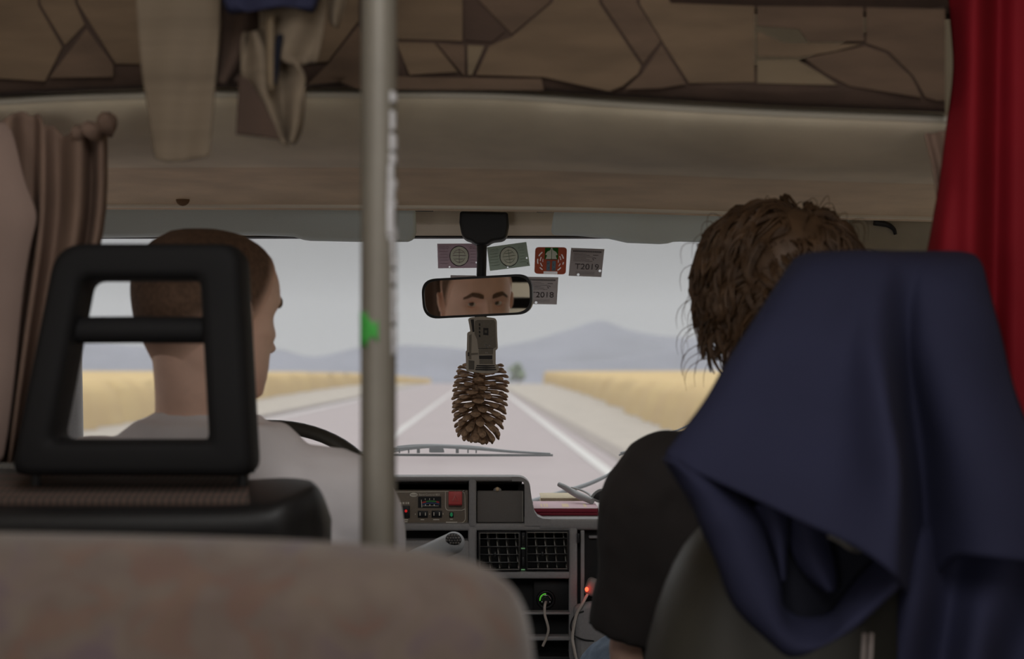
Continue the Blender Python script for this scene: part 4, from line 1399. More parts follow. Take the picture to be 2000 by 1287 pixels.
# loop of the hood that hangs open below the hem
outer = [(1296, 895, 1.455), (1345, 975, 1.455), (1400, 1092, 1.45), (1448, 1196, 1.445), (1498, 1248, 1.44), (1545, 1285, 1.44), (1604, 1262, 1.435), (1684, 1210, 1.43), (1752, 1150, 1.41)]
inner = [(1330, 900, 1.47), (1432, 950, 1.475), (1484, 1012, 1.475), (1520, 1112, 1.475), (1548, 1206, 1.472), (1572, 1216, 1.470), (1622, 1214, 1.468), (1662, 1168, 1.466), (1738, 1082, 1.44)]
rows = []
oo, ii = smooth_path([P(*p) for p in outer], 40), smooth_path([P(*p) for p in inner], 40)
for a, b in zip(oo, ii):
    rows.append([a + Vector((0, .03, 0)), a] + [a.lerp(b, f) + Vector((0, -.028 * math.sin(math.pi * f), 0)) for f in (.15, .35, .55, .75, .9)] + [b, b + Vector((0, .03, 0))])
mb = MB(); mb.grid(rows)
mb.build('hood_band', M['navy'], jk, angle=180, mods=[('SUBSURF', dict(levels=1, render_levels=1)), ('DISPLACE', dict(texture=clouds('band_folds', .06, 1), strength=.008, mid_level=.5)), ('SOLIDIFY', dict(thickness=.004, offset=0))])
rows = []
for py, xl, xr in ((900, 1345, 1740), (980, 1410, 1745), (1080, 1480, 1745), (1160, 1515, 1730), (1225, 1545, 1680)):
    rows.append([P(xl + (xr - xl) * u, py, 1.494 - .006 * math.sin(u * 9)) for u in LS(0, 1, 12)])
cloth('hood_shade', rows, M['navy_dark'], jk, thick=.003)  # inside of the hood; its shade is put into the near-black colour
rows = []
for py, xl, xr in ((985, 1470, 1536), (1020, 1494, 1540), (1060, 1508, 1536), (1100, 1520, 1534), (1135, 1528, 1532)):
    rows.append([P(xl + (xr - xl) * u, py, 1.468 - .012 * math.sin(u * math.pi)) for u in LS(0, 1, 7)])
cloth('inner_fold', rows, M['navy'], jk, thick=.003)
rows = []
for py, xl, xr in ((985, 1536, 1612), (1020, 1540, 1614), (1060, 1540, 1620), (1100, 1556, 1630), (1135, 1584, 1634), (1155, 1612, 1632)):
    rows.append([P(xl + (xr - xl) * u, py, 1.482 - .016 * math.sin(u * math.pi)) for u in LS(0, 1, 7)])
cloth('inner_fold', rows, M['navy'], jk, thick=.003)
rows = []
for j, py in enumerate((1030, 1080, 1130, 1180, 1240, 1310, 1420)):
    r = []
    for x in LS(1762 - j * 2, 2150, 34):
        d = 1.553 - .052 * min(1, (py - 1030) / 140.0) + .024 * math.sin((x - 1806 + .25 * (py - 1100)) / 84.0 * 2 * math.pi * .52 - 1.2) + .006 * math.sin(x / 17.0)
        r.append(P(x, py, d))
    rows.append(r)
cloth('lower_body', rows, M['navy'], jk, thick=.004, levels=1)
MB().tube(smooth_path([P(1618, 1046, 1.445), P(1640, 1056, 1.44), P(1660, 1070, 1.44), P(1680, 1076, 1.45)], 14), .0028, 8).build('drawcord', M['card_mid'], jk)
for x in (1688, 1702):
    MB().tube(smooth_path([P(x, 1238, 1.474), P(x - 1, 1262, 1.468), P(x - 3, 1300, 1.47), P(x - 5, 1360, 1.474)], 12), .0022, 8).build('drawcord', M['charger_shell'], jk)

# ================================================================== mirror
YMr = 2.72
mc = P(933, 579, YMr)
eyes_mid = DHM @ Vector((0, .085, .004))
hit = P(956, 590, YMr)
to_cam = (Vector((0, 0, CAMZ)) - hit).normalized()
to_eye = (eyes_mid - hit).normalized()
mn = (to_cam + to_eye).normalized()
mx_ = Vector((0, 0, 1)).cross(mn).normalized()          # rightwards as the driver sees it
mz_ = mn.cross(mx_).normalized()
R = Matrix.Rotation(math.radians(2.2), 3, mn)
mx_, mz_ = R @ mx_, R @ mz_
mw = thing('rear_view_mirror', 'black rear view mirror on the windscreen header showing a pair of eyes', 'mirror', tuple(P(945, 440, 2.72)))
W2, H2 = .1085, .0385
def mpt(u, v, w=0.0): return mc + mx_ * u + mz_ * v + mn * w
base = rounded([(-W2, H2), (W2, H2), (W2 * .985, -H2), (-W2 * .985, -H2)], [.030, .030, .030, .030], 10, 10)
rings = []
for sc, w in ((.86, -.028), (.95, -.020), (.99, -.010), (1.0, 0), (1.0, .004), (.985, .006)):
    rings.append([mpt(p[0] * (1 - (1 - sc)), p[1] - p[1] * (1 - sc) * (2 if w < -.015 else 1.4), w) for p in base])
mb = MB(); mb.loft(rings)
# rim that stands proud of the glass
inn = [(p[0] - math.copysign(.0045, p[0]), p[1] * .885) for p in base]
rings = [[mpt(p[0], p[1], .004) for p in base], [mpt(p[0], p[1], .009) for p in base], [mpt(p[0], p[1], .009) for p in inn], [mpt(p[0], p[1], .004) for p in inn]]
mb.loft(rings, cap=False)
hs = mb.build('housing', M['mirror_shell'], mw, angle=45)
mb = MB(); mb.prism([mpt(p[0] * 1.002, p[1] * 1.002, .0068) for p in inn], mn * .0004)
mb.build('mirror_glass', M['mirror_glass'], mw, smooth=False)
mb = MB()
q = [P(940 + sx * w, py, d) for sx, w, py, d in ()]
def slab(pts_px, y0, y1, bev=.004):
    mb = MB(); mb.prism([P(px, py, y0) for px, py in pts_px], (0, y1 - y0, 0)); return mb
slab([(898, 412), (992, 414), (994, 440), (990, 462), (982, 468), (962, 470), (951, 478), (931, 478), (920, 470), (908, 466), (901, 458), (897, 434)], 2.735, 2.79).build('mount', M['black_plastic'], mw, mods=[('BEVEL', dict(width=.005, segments=3))])
mb = MB(); mb.tube([P(941, 462, 2.757), P(941, 500, 2.745), P(940, 545, 2.745), P(938, 575, 2.745)], [.0105, .0095, .0095, .0095], 14); mb.build('stem', M['black_plastic'], mw)
mb = MB(); mb.prism([P(924, 610, 2.722), P(952, 610, 2.722), P(948, 628, 2.722), P(938, 634, 2.722), (P(930, 628, 2.722))], (0, .02, 0)); mb.build('tilt_lever', M['black_plastic'], mw, mods=[('BEVEL', dict(width=.003, segments=2))])

# camera-shaped card that hangs from the mirror
cd = thing('hanging_card', 'grey die-cut card in the shape of a video camera under the mirror', 'card', tuple(P(938, 622, 2.69)))
YC = 2.690
cc = lambda x, y: (860 + x / 4.77, 600 + y / 4.77)
def card_poly(pts, m, off, nm, th=.0004):
    mb = MB(); mb.prism([P(*cc(x, y), YC - off) for x, y in pts], (0, th, 0)); return mb.build(nm, M[m], cd, smooth=False)
card_poly([(258, 112), (275, 98), (300, 92), (400, 88), (498, 100), (516, 108), (527, 132), (530, 260), (536, 378), (530, 392), (516, 402), (516, 528), (540, 545), (549, 566), (546, 592), (520, 608), (470, 618), (380, 612), (250, 600), (241, 585), (238, 500), (236, 415), (246, 402), (250, 245), (258, 232), (278, 224), (268, 160)], 'card_rim', 0, 'card', .0016)
card_poly([(345, 118), (500, 118), (512, 140), (520, 372), (496, 384), (352, 378), (342, 300), (318, 250), (322, 130)], 'card_grey', .0006, 'printed_body')
card_poly([(282, 114), (312, 112), (318, 228), (300, 232)], 'card_dark', .0006, 'printed_viewfinder')
card_poly([(268, 262), (292, 250), (288, 428), (352, 424), (352, 440), (288, 446), (290, 486), (264, 486)], 'card_grey', .0006, 'printed_handle')
card_poly([(262, 492), (318, 500), (316, 582), (264, 580)], 'card_mid', .0006, 'printed_battery')
card_poly([(256, 420), (270, 420), (270, 456), (256, 456)], 'card_dark', .0008, 'printed_button')
card_poly([(356, 388), (492, 388), (490, 440), (358, 442)], 'card_grey', .0006, 'printed_barrel')
card_poly([(360, 450), (486, 448), (484, 486), (362, 484)], 'card_dark', .0006, 'printed_ring')
card_poly([(364, 488), (488, 490), (490, 530), (364, 530)], 'card_grey', .0006, 'printed_barrel')
for k, y in enumerate((538, 556, 574)):
    card_poly([(338 - k * 6, y), (506 + k * 8, y + 2), (510 + k * 6, y + 12), (430, y + 17), (336 - k * 6, y + 12)], 'card_dark', .0008, 'printed_lens')
card_poly([(400, 192), (448, 194), (448, 262), (400, 258)], 'card_dark', .0009, 'printed_window')
card_poly([(412, 214), (436, 215), (436, 240), (412, 238)], 'card_mid', .0012, 'printed_window')
for x, y in ((414, 342), (446, 352), (426, 366)):
    card_poly([(x, y), (x + 18, y + 1), (x + 18, y + 10), (x, y + 9)], 'vignette_white', .0012, 'printed_mark')
for x, y in ((420, 420), (434, 421)):
    card_poly([(x, y), (x + 9, y), (x + 9, y + 9), (x, y + 9)], 'vignette_white', .0012, 'printed_mark')
for y in (150, 185, 220, 255):
    card_poly([(358, y), (372, y), (374, y + 24), (360, y + 24)], 'card_dark', .0009, 'printed_mark')
card_poly([(352, 380), (496, 382), (496, 387), (352, 386)], 'card_dark', .0009, 'printed_line')
mb = MB(); mb.tube(smooth_path([P(938, 612, 2.735), P(937, 622, 2.715), P(937, 630, 2.692)], 8), .0012, 6); mb.build('cord', M['cable_black'], cd)

# pine cone
pc = thing('pine_cone', 'large open brown pine cone hanging below the mirror', 'pine cone', tuple(P(940, 722, 2.735)))
c0, c1 = P(937, 720, 2.745), P(930, 842, 2.745)
ax = (c1 - c0)
L = ax.length
axn = ax.normalized()
u0 = Vector((1, 0, 0)) - axn * axn.x; u0.normalize()
v0 = axn.cross(u0)
mb = MB()
mb.tube([c0 + ax * q for q in (0, .2, .5, .8, .97)], [.010, .013, .012, .009, .004], 12)
NS = 122
pr = random.Random(3)
for k in range(NS):
    q = (k + .5) / NS
    t = q ** .92
    ang = k * math.radians(137.508) + pr.uniform(-.08, .08)
    rad = u0 * math.cos(ang) + v0 * math.sin(ang)
    bend = 1 + .10 * rad.x                        # fuller on the right-hand side
    Rr = float(np.interp(t, [0, .08, .2, .45, .65, .82, .93, 1.0], [.034, .043, .0475, .0495, .047, .040, .028, .014])) * bend
    el = float(np.interp(t, [0, .15, .45, .7, .88, 1.0], [-.35, -.10, .12, .35, .75, 1.25]))   # tips turn down towards the cone's end
    d = (rad * math.cos(el) + axn * math.sin(el)).normalized()
    side = axn.cross(rad).normalized()
    up = d.cross(side).normalized()
    root = c0 + ax * (t * .94 + .02) + rad * .006
    ln = Rr / max(.35, math.cos(el)) if t < .9 else Rr + .012
    ln = min(ln, .052)
    wid = float(np.interp(t, [0, .5, .85, 1], [.0106, .0106, .008, .0045])) * pr.uniform(.88, 1.1)
    rings = []
    for f, w, th, lift in ((0, .35, .0012, 0), (.35, .55, .0013, -.001), (.62, .85, .0020, -.0015), (.80, 1.05, .0028, -.001), (.91, 1.0, .0039, .0), (.98, .70, .0032, .0012), (1.03, .22, .0012, .0024)):
        c = root + d * ln * f + up * lift
        rings.append([c + side * wid * w * math.cos(a) + up * th * math.sin(a) for a in LS(0, 2 * math.pi, 11)[:-1]])
    mb.loft(rings)
mb.build('scales', M['cone_scale'], pc, angle=60)
mb = MB(); mb.tube(smooth_path([P(939, 606, 2.752), P(939, 660, 2.742), c0 + Vector((0, 0, .004))], 10), .0009, 6); mb.build('cord', M['cable_black'], pc)

# ================================================================== stickers on the glass
class Sticker:
    """A printed paper on the inner face of the windscreen; inlays are cut into the paper so that daylight shines through one layer."""
    def __init__(self, name, label, corners, m, r=0.0):
        self.q = [G(*c, .0006) for c in corners]                  # TL, TR, BR, BL in photo pixels
        self.t = thing(name, label, 'sticker', tuple((self.q[0] + self.q[2]) / 2))
        self.m, self.r, self.holes = m, r, []
    def S(self, u, v, off=0.0):
        q = self.q
        return (q[0] * (1 - u) + q[1] * u) * (1 - v) + (q[3] * (1 - u) + q[2] * u) * v + GN * off
    def over(self, pts, m, off=.0007, nm='print'):
        mb = MB(); mb.prism([self.S(u, v, off) for u, v in pts], GN * .0002); return mb.build(nm, M[m], self.t, smooth=False)
    def inlay(self, pts, m, nm='print', hole=True):
        if hole: self.holes.append(pts)
        mb = MB(); mb.prism([self.S(u, v) for u, v in pts], GN * .0004); return mb.build(nm, M[m], self.t, smooth=False)
    def rect(self, u0, v0, u1, v1, m, off=.0007, nm='print'):
        return self.over([(u0, v0), (u1, v0), (u1, v1), (u0, v1)], m, off, nm)
    def circle(self, u, v, ru, rv, n=28):
        return [(u + ru * math.cos(a), v + rv * math.sin(a)) for a in LS(0, 2 * math.pi, n + 1)[:-1]]
    def arc(self, u, v, ru, rv, w, a0, a1, n=10):
        aa = LS(a0, a1, n)
        return [(u + ru * math.cos(a), v + rv * math.sin(a)) for a in aa] + [(u + ru * (1 - w) * math.cos(a), v + rv * (1 - w) * math.sin(a)) for a in reversed(aa)]
    def punch(self, u, v, ru, rv):
        """A clear round hole punched through the paper."""
        self.holes.append(self.circle(u, v, ru, rv, 16))
    def finish(self):
        r = self.r
        ol = [(0, 0), (1, 0), (1, 1), (0, 1)] if not r else [tuple(p) for p in rounded([(0, 0), (1, 0), (1, 1), (0, 1)], r, 2, 6)]
        bm = bmesh.new()
        edges = []
        for lp in [ol] + self.holes:
            vs = [bm.verts.new(self.S(u, v)) for u, v in lp]
            edges += [bm.edges.new((vs[k], vs[(k + 1) % len(vs)])) for k in range(len(vs))]
        bmesh.ops.triangle_fill(bm, use_beauty=True, use_dissolve=False, edges=edges, normal=GN)
        mb = MB(); mb.bm.free(); mb.bm = bm
        mb.build('paper', M[self.m], self.t, smooth=False, mods=[('SOLIDIFY', dict(thickness=.0004, offset=0))])
def banknote(label, corners, m, dots):
    s = Sticker('vignette_sticker', label, corners, m)
    s.inlay(s.circle(.52, .50, .215, .385, 40), 'vignette_pale', 'emblem')
    for k in range(24):
        a0 = k / 24 * 2 * math.pi
        s.over(s.arc(.52, .50, .235, .42, .085, a0, a0 + 2 * math.pi / 24, 3), 'vignette_ink', .0007, 'emblem_edge') if k % 4 == 0 else None
    s.over(s.arc(.52, .50, .236, .422, .07, 0, math.pi, 24), 'vignette_ink', .0007, 'emblem_edge'); s.over(s.arc(.52, .50, .236, .422, .07, math.pi, 2 * math.pi, 24), 'vignette_ink', .0007, 'emblem_edge')
    s.rect(.36, .47, .68, .495, m); s.rect(.512, .20, .528, .80, m); s.rect(.42, .34, .62, .365, m); s.rect(.42, .61, .62, .635, m)
    s.over(s.arc(.52, .5, .15, .27, .08, .3, 2.8, 14), m); s.over(s.arc(.52, .5, .15, .27, .08, 3.4, 6.0, 14), m)
    for v in (.30, .42, .54, .66, .78):
        s.rect(.05, v, .25, v + .014, m); s.rect(.79, v, .92, v + .014, m)
    for u in (.08, .15, .24, .80, .88):
        s.over(s.arc(u, .16, .028, .06, .3, 0, 3.14, 8), m); s.over(s.arc(u, .16, .028, .06, .3, 3.14, 6.28, 8), m)
    for d_ in dots: s.punch(*d_, .021, .038)
    s.rect(.945, .84, .965, .90, 'vignette_ink')
    s.finish()
banknote('pink toll vignette with round emblem, left of the mirror stem', [(854, 476), (936, 475.5), (936, 523), (855.5, 524)], 'vignette_pink', [(.28, .945), (.93, .78)])
banknote('tilted green toll vignette with round emblem, right of the mirror stem', [(951, 483), (1028, 472.5), (1035, 519), (957, 529)], 'vignette_green', [(.45, .94), (.95, .66)])
s = Sticker('emblem_sticker', 'red rounded square sticker with white rings and a green and white building', [(1045.5, 482.5), (1107.5, 483), (1105, 536), (1043.5, 534.5)], 'vignette_red', r=.13)
for ru, rv, arcs in ((.43, .44, ((-.62, -.2), (.1, .32), (.62, .98), (2.2, 2.5), (2.85, 3.3), (3.55, 4.0))), (.34, .35, ((-.55, -.1), (.3, .62), (2.45, 2.9), (3.1, 3.55))), (.26, .27, ((-.2, .25), (2.95, 3.4)))):
    for a0, a1 in arcs:
        s.inlay(s.arc(.5, .50, ru, rv, .09, a0, a1, 7), 'vignette_white', 'ring_arc')
s.holes.append([(.31, .02), (.73, .02), (.73, .44), (.31, .44)])
roof = [(.34, .44), (.385, .30), (.325, .27), (.385, .16), (.475, .11), (.50, .02), (.54, .02), (.565, .11), (.655, .16), (.715, .27), (.655, .30), (.70, .44)]
s.inlay(roof, 'vignette_pale', 'building', False)
s.inlay([(.31, .02), (.31, .44)] + roof[:6], 'vignette_leaf', 'leaf_ground', False)
s.inlay([(.73, .44), (.73, .02)] + roof[6:], 'vignette_leaf', 'leaf_ground', False)
s.rect(.514, .06, .53, .44, 'vignette_leaf'); s.rect(.36, .43, .70, .455, 'vignette_ink')
for a, b in ((.38, .49), (.55, .67)):
    s.inlay([(a, .50), (b, .50), (b, .87), (a, .87)], 'vignette_blue', 'column')
s.inlay([(.29, .895), (.735, .895), (.735, .99), (.29, .99)], 'vignette_white', 'white_tab')
for u, v in ((.42, .60), (.45, .76), (.60, .65), (.62, .80)):
    s.over(s.circle(u, v, .016, .02, 10), 'vignette_ink')
s.finish()
def year(label, corners, body, tx, dots):
    s = Sticker('vignette_sticker', label, corners, 'vignette_grey')
    s.rect(.08, .078, .90, .090, 'vignette_ink'); s.rect(.08, .118, .90, .128, 'vignette_ink')
    for u in (.07, .88):
        s.rect(u, .078, u + .035, .128, 'vignette_ink')
    for k in range(14):
        s.rect(.14 + k * .053, .094, .165 + k * .053, .114, 'vignette_ink')
    for k, v in enumerate((.19, .24, .29, .34, .39, .44)):
        s.rect(.10, v, .48 + .1 * (k % 3), v + .008, 'vignette_ink')
    s.rect(.68, .22, .84, .235, 'vignette_ink'); s.over(s.arc(.72, .36, .06, .05, .3, 3.3, 6.1, 9), 'vignette_ink'); s.over(s.circle(.70, .385, .02, .02, 10), 'vignette_ink')
    for v in (.83, .87, .91):
        s.rect(.20, v, .78, v + .007, 'vignette_ink')
    ux, vy = s.S(1, .5) - s.S(0, .5), s.S(.5, 0) - s.S(.5, 1)
    text(body, vy.length * .285, s.S(tx, .655, .0007), ux, vy, M['vignette_ink'], s.t, extrude=.0002)
    for d_ in dots: s.punch(*d_, .042, .047)
    s.finish()
year('grey toll vignette printed T2019, furthest right on the windscreen', [(1115.5, 484), (1180.5, 486.5), (1174.5, 541), (1110.5, 538.5)], 'T2019', .53, [(.29, .94), (.935, .78)])
year('grey toll vignette printed T2018, half hidden behind the mirror right end', [(1027.5, 540.5), (1090.5, 541.5), (1087.5, 594.5), (1025, 593.5)], 'T2018', .52, [(.35, .94)])
for lab, cr in (('grey sticker edge showing over the mirror top, right of its stem', [(957, 540), (1021, 541), (1019, 590), (955, 589)]), ('grey sticker edge showing over the mirror top, left of its stem', [(880, 537.5), (930, 538), (929, 590), (879, 589)])):
    Sticker('vignette_sticker', lab, cr, 'vignette_grey').finish()

# ================================================================== sun visors
def visor(label, outl, y):
    t = thing('sun_visor', label, 'sun visor', tuple(P(*outl[0], y)))
    mb = MB(); mb.prism([P(px, py, y) for px, py in outl], (0, .022, 0))
    mb.build('panel', M['visor_grey'], t, mods=[('BEVEL', dict(width=.006, segments=3))])
    return t
vl = visor('grey sun visor on the driver side, left of the mirror mount', [(40, 398), (806, 400), (811, 412), (812, 452), (808, 466), (796, 471), (700, 471), (604, 469), (590, 467), (572, 461), (500, 458.5), (432, 457.5), (335, 461), (200, 463), (40, 463)], 2.66)
vr = visor('grey sun visor on the passenger side, right of the mirror mount', [(1086, 400), (1860, 412), (1690, 474), (1560, 476), (1424, 473), (1330, 470.5), (1316, 471), (1306, 474), (1290, 475.5), (1226, 473), (1190, 465), (1130, 459.5), (1079, 458), (1077, 448), (1081, 420)], 2.70)
for t, px, py, y in ((vl, 806, 408, 2.66), (vr, 1088, 410, 2.70)):
    MB().cyl(P(px - 40, py, y + .011), P(px + 40, py, y + .011), .005, n=12).build('hinge_rod', M['black_plastic'], t)

# small dark hooks on the corner lining
for lab, pts in (('dark hook on the corner lining, beside the tousled hair', [(1708, 433), (1722, 436), (1736, 440), (1746, 448), (1749, 458)]), ('dark hook on the corner lining, beside the red curtain', [(1824, 436), (1812, 440), (1805, 446), (1808, 453), (1820, 456)])):
    a = P(*pts[0], 2.63)
    o = MB(); o.tube(smooth_path([P(px, py, 2.640) for px, py in pts], 16), [.009 - .0055 * q for q in LS(0, 1, 16)], 10, flat=.8)
    o = o.build('coat_hook', M['black_plastic']); tag(o, lab, 'hook')

# ================================================================== steering wheel
sw = thing('steering_wheel', 'black steering wheel rim showing behind the driver right shoulder', 'steering wheel', tuple(WC))
tilt = math.radians(48)
wn_ = Vector((0, -math.cos(tilt), math.sin(tilt)))
wv = Vector((0, math.sin(tilt), math.cos(tilt)))
mb = MB(); mb.tube([WC + Vector((1, 0, 0)) * .205 * math.cos(a) + wv * .205 * math.sin(a) for a in LS(0, 2 * math.pi, 65)[:-1]], .0118, 14, loop=True); mb.build('rim', M['wheel_rim'], sw)
hubc = WC - wn_ * .03
mb = MB(); mb.cyl(hubc - wn_ * .02, hubc + wn_ * .02, .055, .048, 28); mb.build('hub', M['black_plastic'], sw)
for a in (-20, 200, 270):
    a = math.radians(a)
    e_ = WC + Vector((1, 0, 0)) * .2 * math.cos(a) + wv * .2 * math.sin(a)
    mb = MB(); mb.tube([hubc, hubc.lerp(e_, .6), e_], [.018, .014, .011], 10, flat=.6); mb.build('spoke', M['wheel_rim'], sw)
mb = MB(); mb.cyl(hubc, hubc - wn_ * .42, .03, .035, 20); mb.build('column', M['black_plastic'], sw)

# ================================================================== dashboard
YD = 2.80
db = thing('dashboard', 'dark grey plastic dashboard with centre console under the windscreen', 'dashboard', (0, 2.95, .75))
D = lambda px, py, y=YD: P(px, py, y)
def bar(mb, x0, y0, x1, y1, depth=.06, bev=.004, y=YD, dy=0.0):
    a, b = D(x0, y0, y), D(x1, y1, y)
    mb.span((a.x, y + dy, a.z), (b.x, y + dy + depth, b.z), bev, seg=3)
mb = MB()
# upper block: frame round the control panel and the lidded box, with a rounded top right corner
zt = D(1000, 931).z
bar(mb, 560, 931, 1008, 940)
corner = [(1000, 931)] + [(1012 + 24 * math.sin(a), 955 - 24 * math.cos(a)) for a in LS(0, math.pi / 2, 8)] + [(1038, 970), (1040.5, 986), (1044, 1000), (1050, 1008.5), (1060, 1013), (1075, 1014), (1075, 1027), (1024.5, 1027), (1024.5, 948), (1022, 942), (1016, 940), (1000, 940)]
mb.prism([D(x, y, YD - .001) for x, y in corner], (0, .05, 0))
bar(mb, 560, 1022.5, 1128, 1037, dy=.0015); bar(mb, 915.5, 934, 930, 1030)
# curved step down to the shelf
bar(mb, 1050, 1013, 1900, 1036, .07, .007)
# lower frame
bar(mb, 914, 1030, 931, 1290); bar(mb, 1111, 1030, 1128, 1290, .07); bar(mb, 914, 1116, 1128, 1131, dy=.0015); bar(mb, 1134, 1036, 1142, 1290, .05, .002)
bar(mb, 914, 1196, 1128, 1201, .03); bar(mb, 914, 1243, 1128, 1252, .03, .003)
bar(mb, 560, 1056, 916, 1290, .05); bar(mb, 60, 1000, 560, 1290, .06)
mb.build('frame', M['dash_plastic'], db, angle=30)
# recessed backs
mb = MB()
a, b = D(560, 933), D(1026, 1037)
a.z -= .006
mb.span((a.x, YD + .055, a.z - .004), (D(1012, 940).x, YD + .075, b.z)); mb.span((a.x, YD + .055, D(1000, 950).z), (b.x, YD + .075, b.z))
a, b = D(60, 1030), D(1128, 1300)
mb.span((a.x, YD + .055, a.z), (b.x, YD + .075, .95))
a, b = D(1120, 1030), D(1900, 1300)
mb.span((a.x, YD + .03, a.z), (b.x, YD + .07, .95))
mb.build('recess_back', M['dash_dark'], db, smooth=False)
# decks that run forward to the glass
mb = MB()
z1, z2 = D(800, 931).z, D(1100, 1014).z
xa, xb, xc = -.93, D(1020, 900).x, .93
mb.prism([Vector((xa, YD + .03, z1 - .002)), Vector((xa, 3.06, z1 - .028)), Vector((xa, 3.32, 1.452)), Vector((xa, 3.32, 1.40)), Vector((xa, YD + .09, 1.44)), Vector((xa, YD + .09, z1 - .022)), Vector((xa, YD + .03, z1 - .012))], (xb - xa, 0, 0))
mb.prism([Vector((xb, YD + .03, z2 - .001)), Vector((xb, 3.06, z2 - .004)), Vector((xb, 3.32, 1.452)), Vector((xb, 3.32, 1.40)), Vector((xb, YD + .09, 1.44)), Vector((xb, YD + .09, z2 - .022)), Vector((xb, YD + .03, z2 - .012))], (xc - xb, 0, 0))
mb.build('deck', M['dash_plastic'], db, angle=30)
# instrument hood in front of the driver
rings = []
for x in LS(-.66, -.26, 12):
    f = math.sin(math.pi * (x + .66) / .40) ** .5 if -.66 < x < -.26 else 0
    rings.append([Vector((x, 2.66 + .04 * (1 - f), 1.40)), Vector((x, 2.66 + .04 * (1 - f), 1.40 + .175 * f + .02)), Vector((x, 2.72, 1.42 + .19 * f)), Vector((x, 2.90, 1.42 + .175 * f)), Vector((x, 2.95, 1.40))])
mb = MB(); mb.loft(rings); mb.build('instrument_hood', M['dash_plastic'], db)
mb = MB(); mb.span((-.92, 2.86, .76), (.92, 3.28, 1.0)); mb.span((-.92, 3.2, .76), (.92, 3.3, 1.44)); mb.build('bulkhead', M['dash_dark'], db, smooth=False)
mb = MB(); a, b = D(925, 1290), D(1130, 1290); mb.span((a.x, YD + .0, .75), (b.x, YD + .1, a.z + .01), .01); mb.build('console_foot', M['dash_dark'], db)

# control panel
YP2 = YD + .018
C = lambda px, py, off=0.0: P(px, py, YP2 - off)
pn = MB(); pn.span(C(700, 957.5), C(914, 1023) + Vector((0, .02, 0)), .001); pn = pn.build('control_panel', M['panel_olive'], db)
def prect(x0, y0, x1, y1, m, nm, off=.0008, th=.0008, par=None, bev=0.0):
    mb = MB(); mb.span(C(x0, y0, off), C(x1, y1, off) + Vector((0, th, 0)), bev); return mb.build(nm, M[m], par or pn, smooth=bool(bev))
def pline(pts, w, nm='printed_line'):
    mb = MB(); mb.tube([C(x, y, .0004) for x, y in pts], w, 6); return mb.build(nm, M['panel_line'], pn)
arc = lambda cx, cy, r, a0, a1: [(cx + r * math.cos(math.radians(a)), cy + r * math.sin(math.radians(a))) for a in LS(a0, a1, 7)]
pline([(700, 961.8)] + [(895, 959.5)] + arc(900, 967.5, 8, -90, 0) + arc(900, 1012, 9, 0, 90) + [(700, 1022.8)], .0007)
pline([(870, 960.5), (870, 990)] + arc(876, 991, 5.5, 180, 90) + [(902, 996.5), (908, 994)], .0007)
text('Bord Control 803', .0056, C(838.5, 966.3, .0012), (1, 0, 0), (0, 0, 1), M['panel_line'], pn, extrude=.0001)
mb = MB(); mb.sphere(C(808, 966.5, .0004), (.0080, .0008, .0042), 20, 10); mb.build('oval_logo', M['panel_line'], pn)
mb = MB(); mb.span(C(802, 966, .0014), C(814, 967.2, .0014) + Vector((0, .0006, 0))); mb.build('logo_bar', M['panel_olive'], pn, smooth=False)
g = prect(816.5, 970, 861.5, 991.5, 'switch_black', 'gauge', .003, .004)
def gpoly(pts, m, nm, off=.0036):
    mb = MB(); mb.prism([C(x, y, off) for x, y in pts], (0, .0004, 0)); return mb.build(nm, M[m], g, smooth=False)
def garc(x0, x1, dy, w, m):
    f = lambda x: 980.5 - 3.0 * (1 - ((x - 842) / 18.0) ** 2) + dy
    xs = LS(x0, x1, 8)
    gpoly([(x, f(x)) for x in xs] + [(x, f(x) + w) for x in reversed(xs)], m, 'scale_band')
garc(824, 832, 0, 3, 'gauge_red'); garc(832, 852, 0, 2.6, 'gauge_green'); garc(852, 858, 0, 3, 'gauge_red'); garc(824, 858, 4.2, 1.2, 'gauge_blue')
for x in (830, 838.5, 847):
    gpoly([(x, 973), (x + 1, 973), (x + 1, 976.5), (x, 976.5)], 'panel_line', 'tick'); gpoly([(x, 985), (x + 2, 985), (x + 2, 987.5), (x, 987.5)], 'panel_line', 'tick')
gpoly([(822.5, 976), (823.5, 976), (824.5, 991), (823.2, 991)], 'panel_line', 'needle', .004)
gpoly([(823, 987.7), (857, 987.7), (857, 988.3), (823, 988.3)], 'panel_line', 'tick')
hz = prect(876, 960, 902.5, 986, 'panel_red', 'hazard_switch', .012, .012, bev=.0008)
prect(876.2, 984.5, 902.3, 987, 'panel_red_side', 'switch_edge', .0125, .012, par=hz)
mb = MB(); tri = [C(889, 968, .0122), C(894.5, 978.5, .0122), C(883.5, 978.5, .0122)]
mb.tube(tri, .0004, 6, loop=True); mb.build('triangle_mark', M['panel_line'], hz)
for x0, y0, x1, y1 in ((816, 998, 835.5, 1011), (843, 997.5, 863, 1011)):
    s_ = prect(x0, y0, x1, y1, 'switch_black', 'rocker_switch', .004, .005, bev=.0008)
    for u in (.18, .72):
        prect(x0 + (x1 - x0) * u, y0 + 3, x0 + (x1 - x0) * u + 1.6, y1 - 4, 'panel_line', 'switch_mark', .0044, .0005, par=s_)
for x0, x1 in ((780.5, 800.2), (760, 779.5)):
    s_ = prect(x0, 988, x1, 1012, 'switch_black', 'toggle_switch', .004, .005, bev=.0008)
    mb = MB(); mb.sphere(C((x0 + x1) / 2 + 2.5, 998, .0045), (.0028, .0016, .0030), 14, 10); mb.build('pilot_lamp', M['lamp_red'], s_)
s_ = prect(877.5, 1000.5, 886, 1011, 'switch_black', 'lamp_socket', .002, .003, bev=.0005)
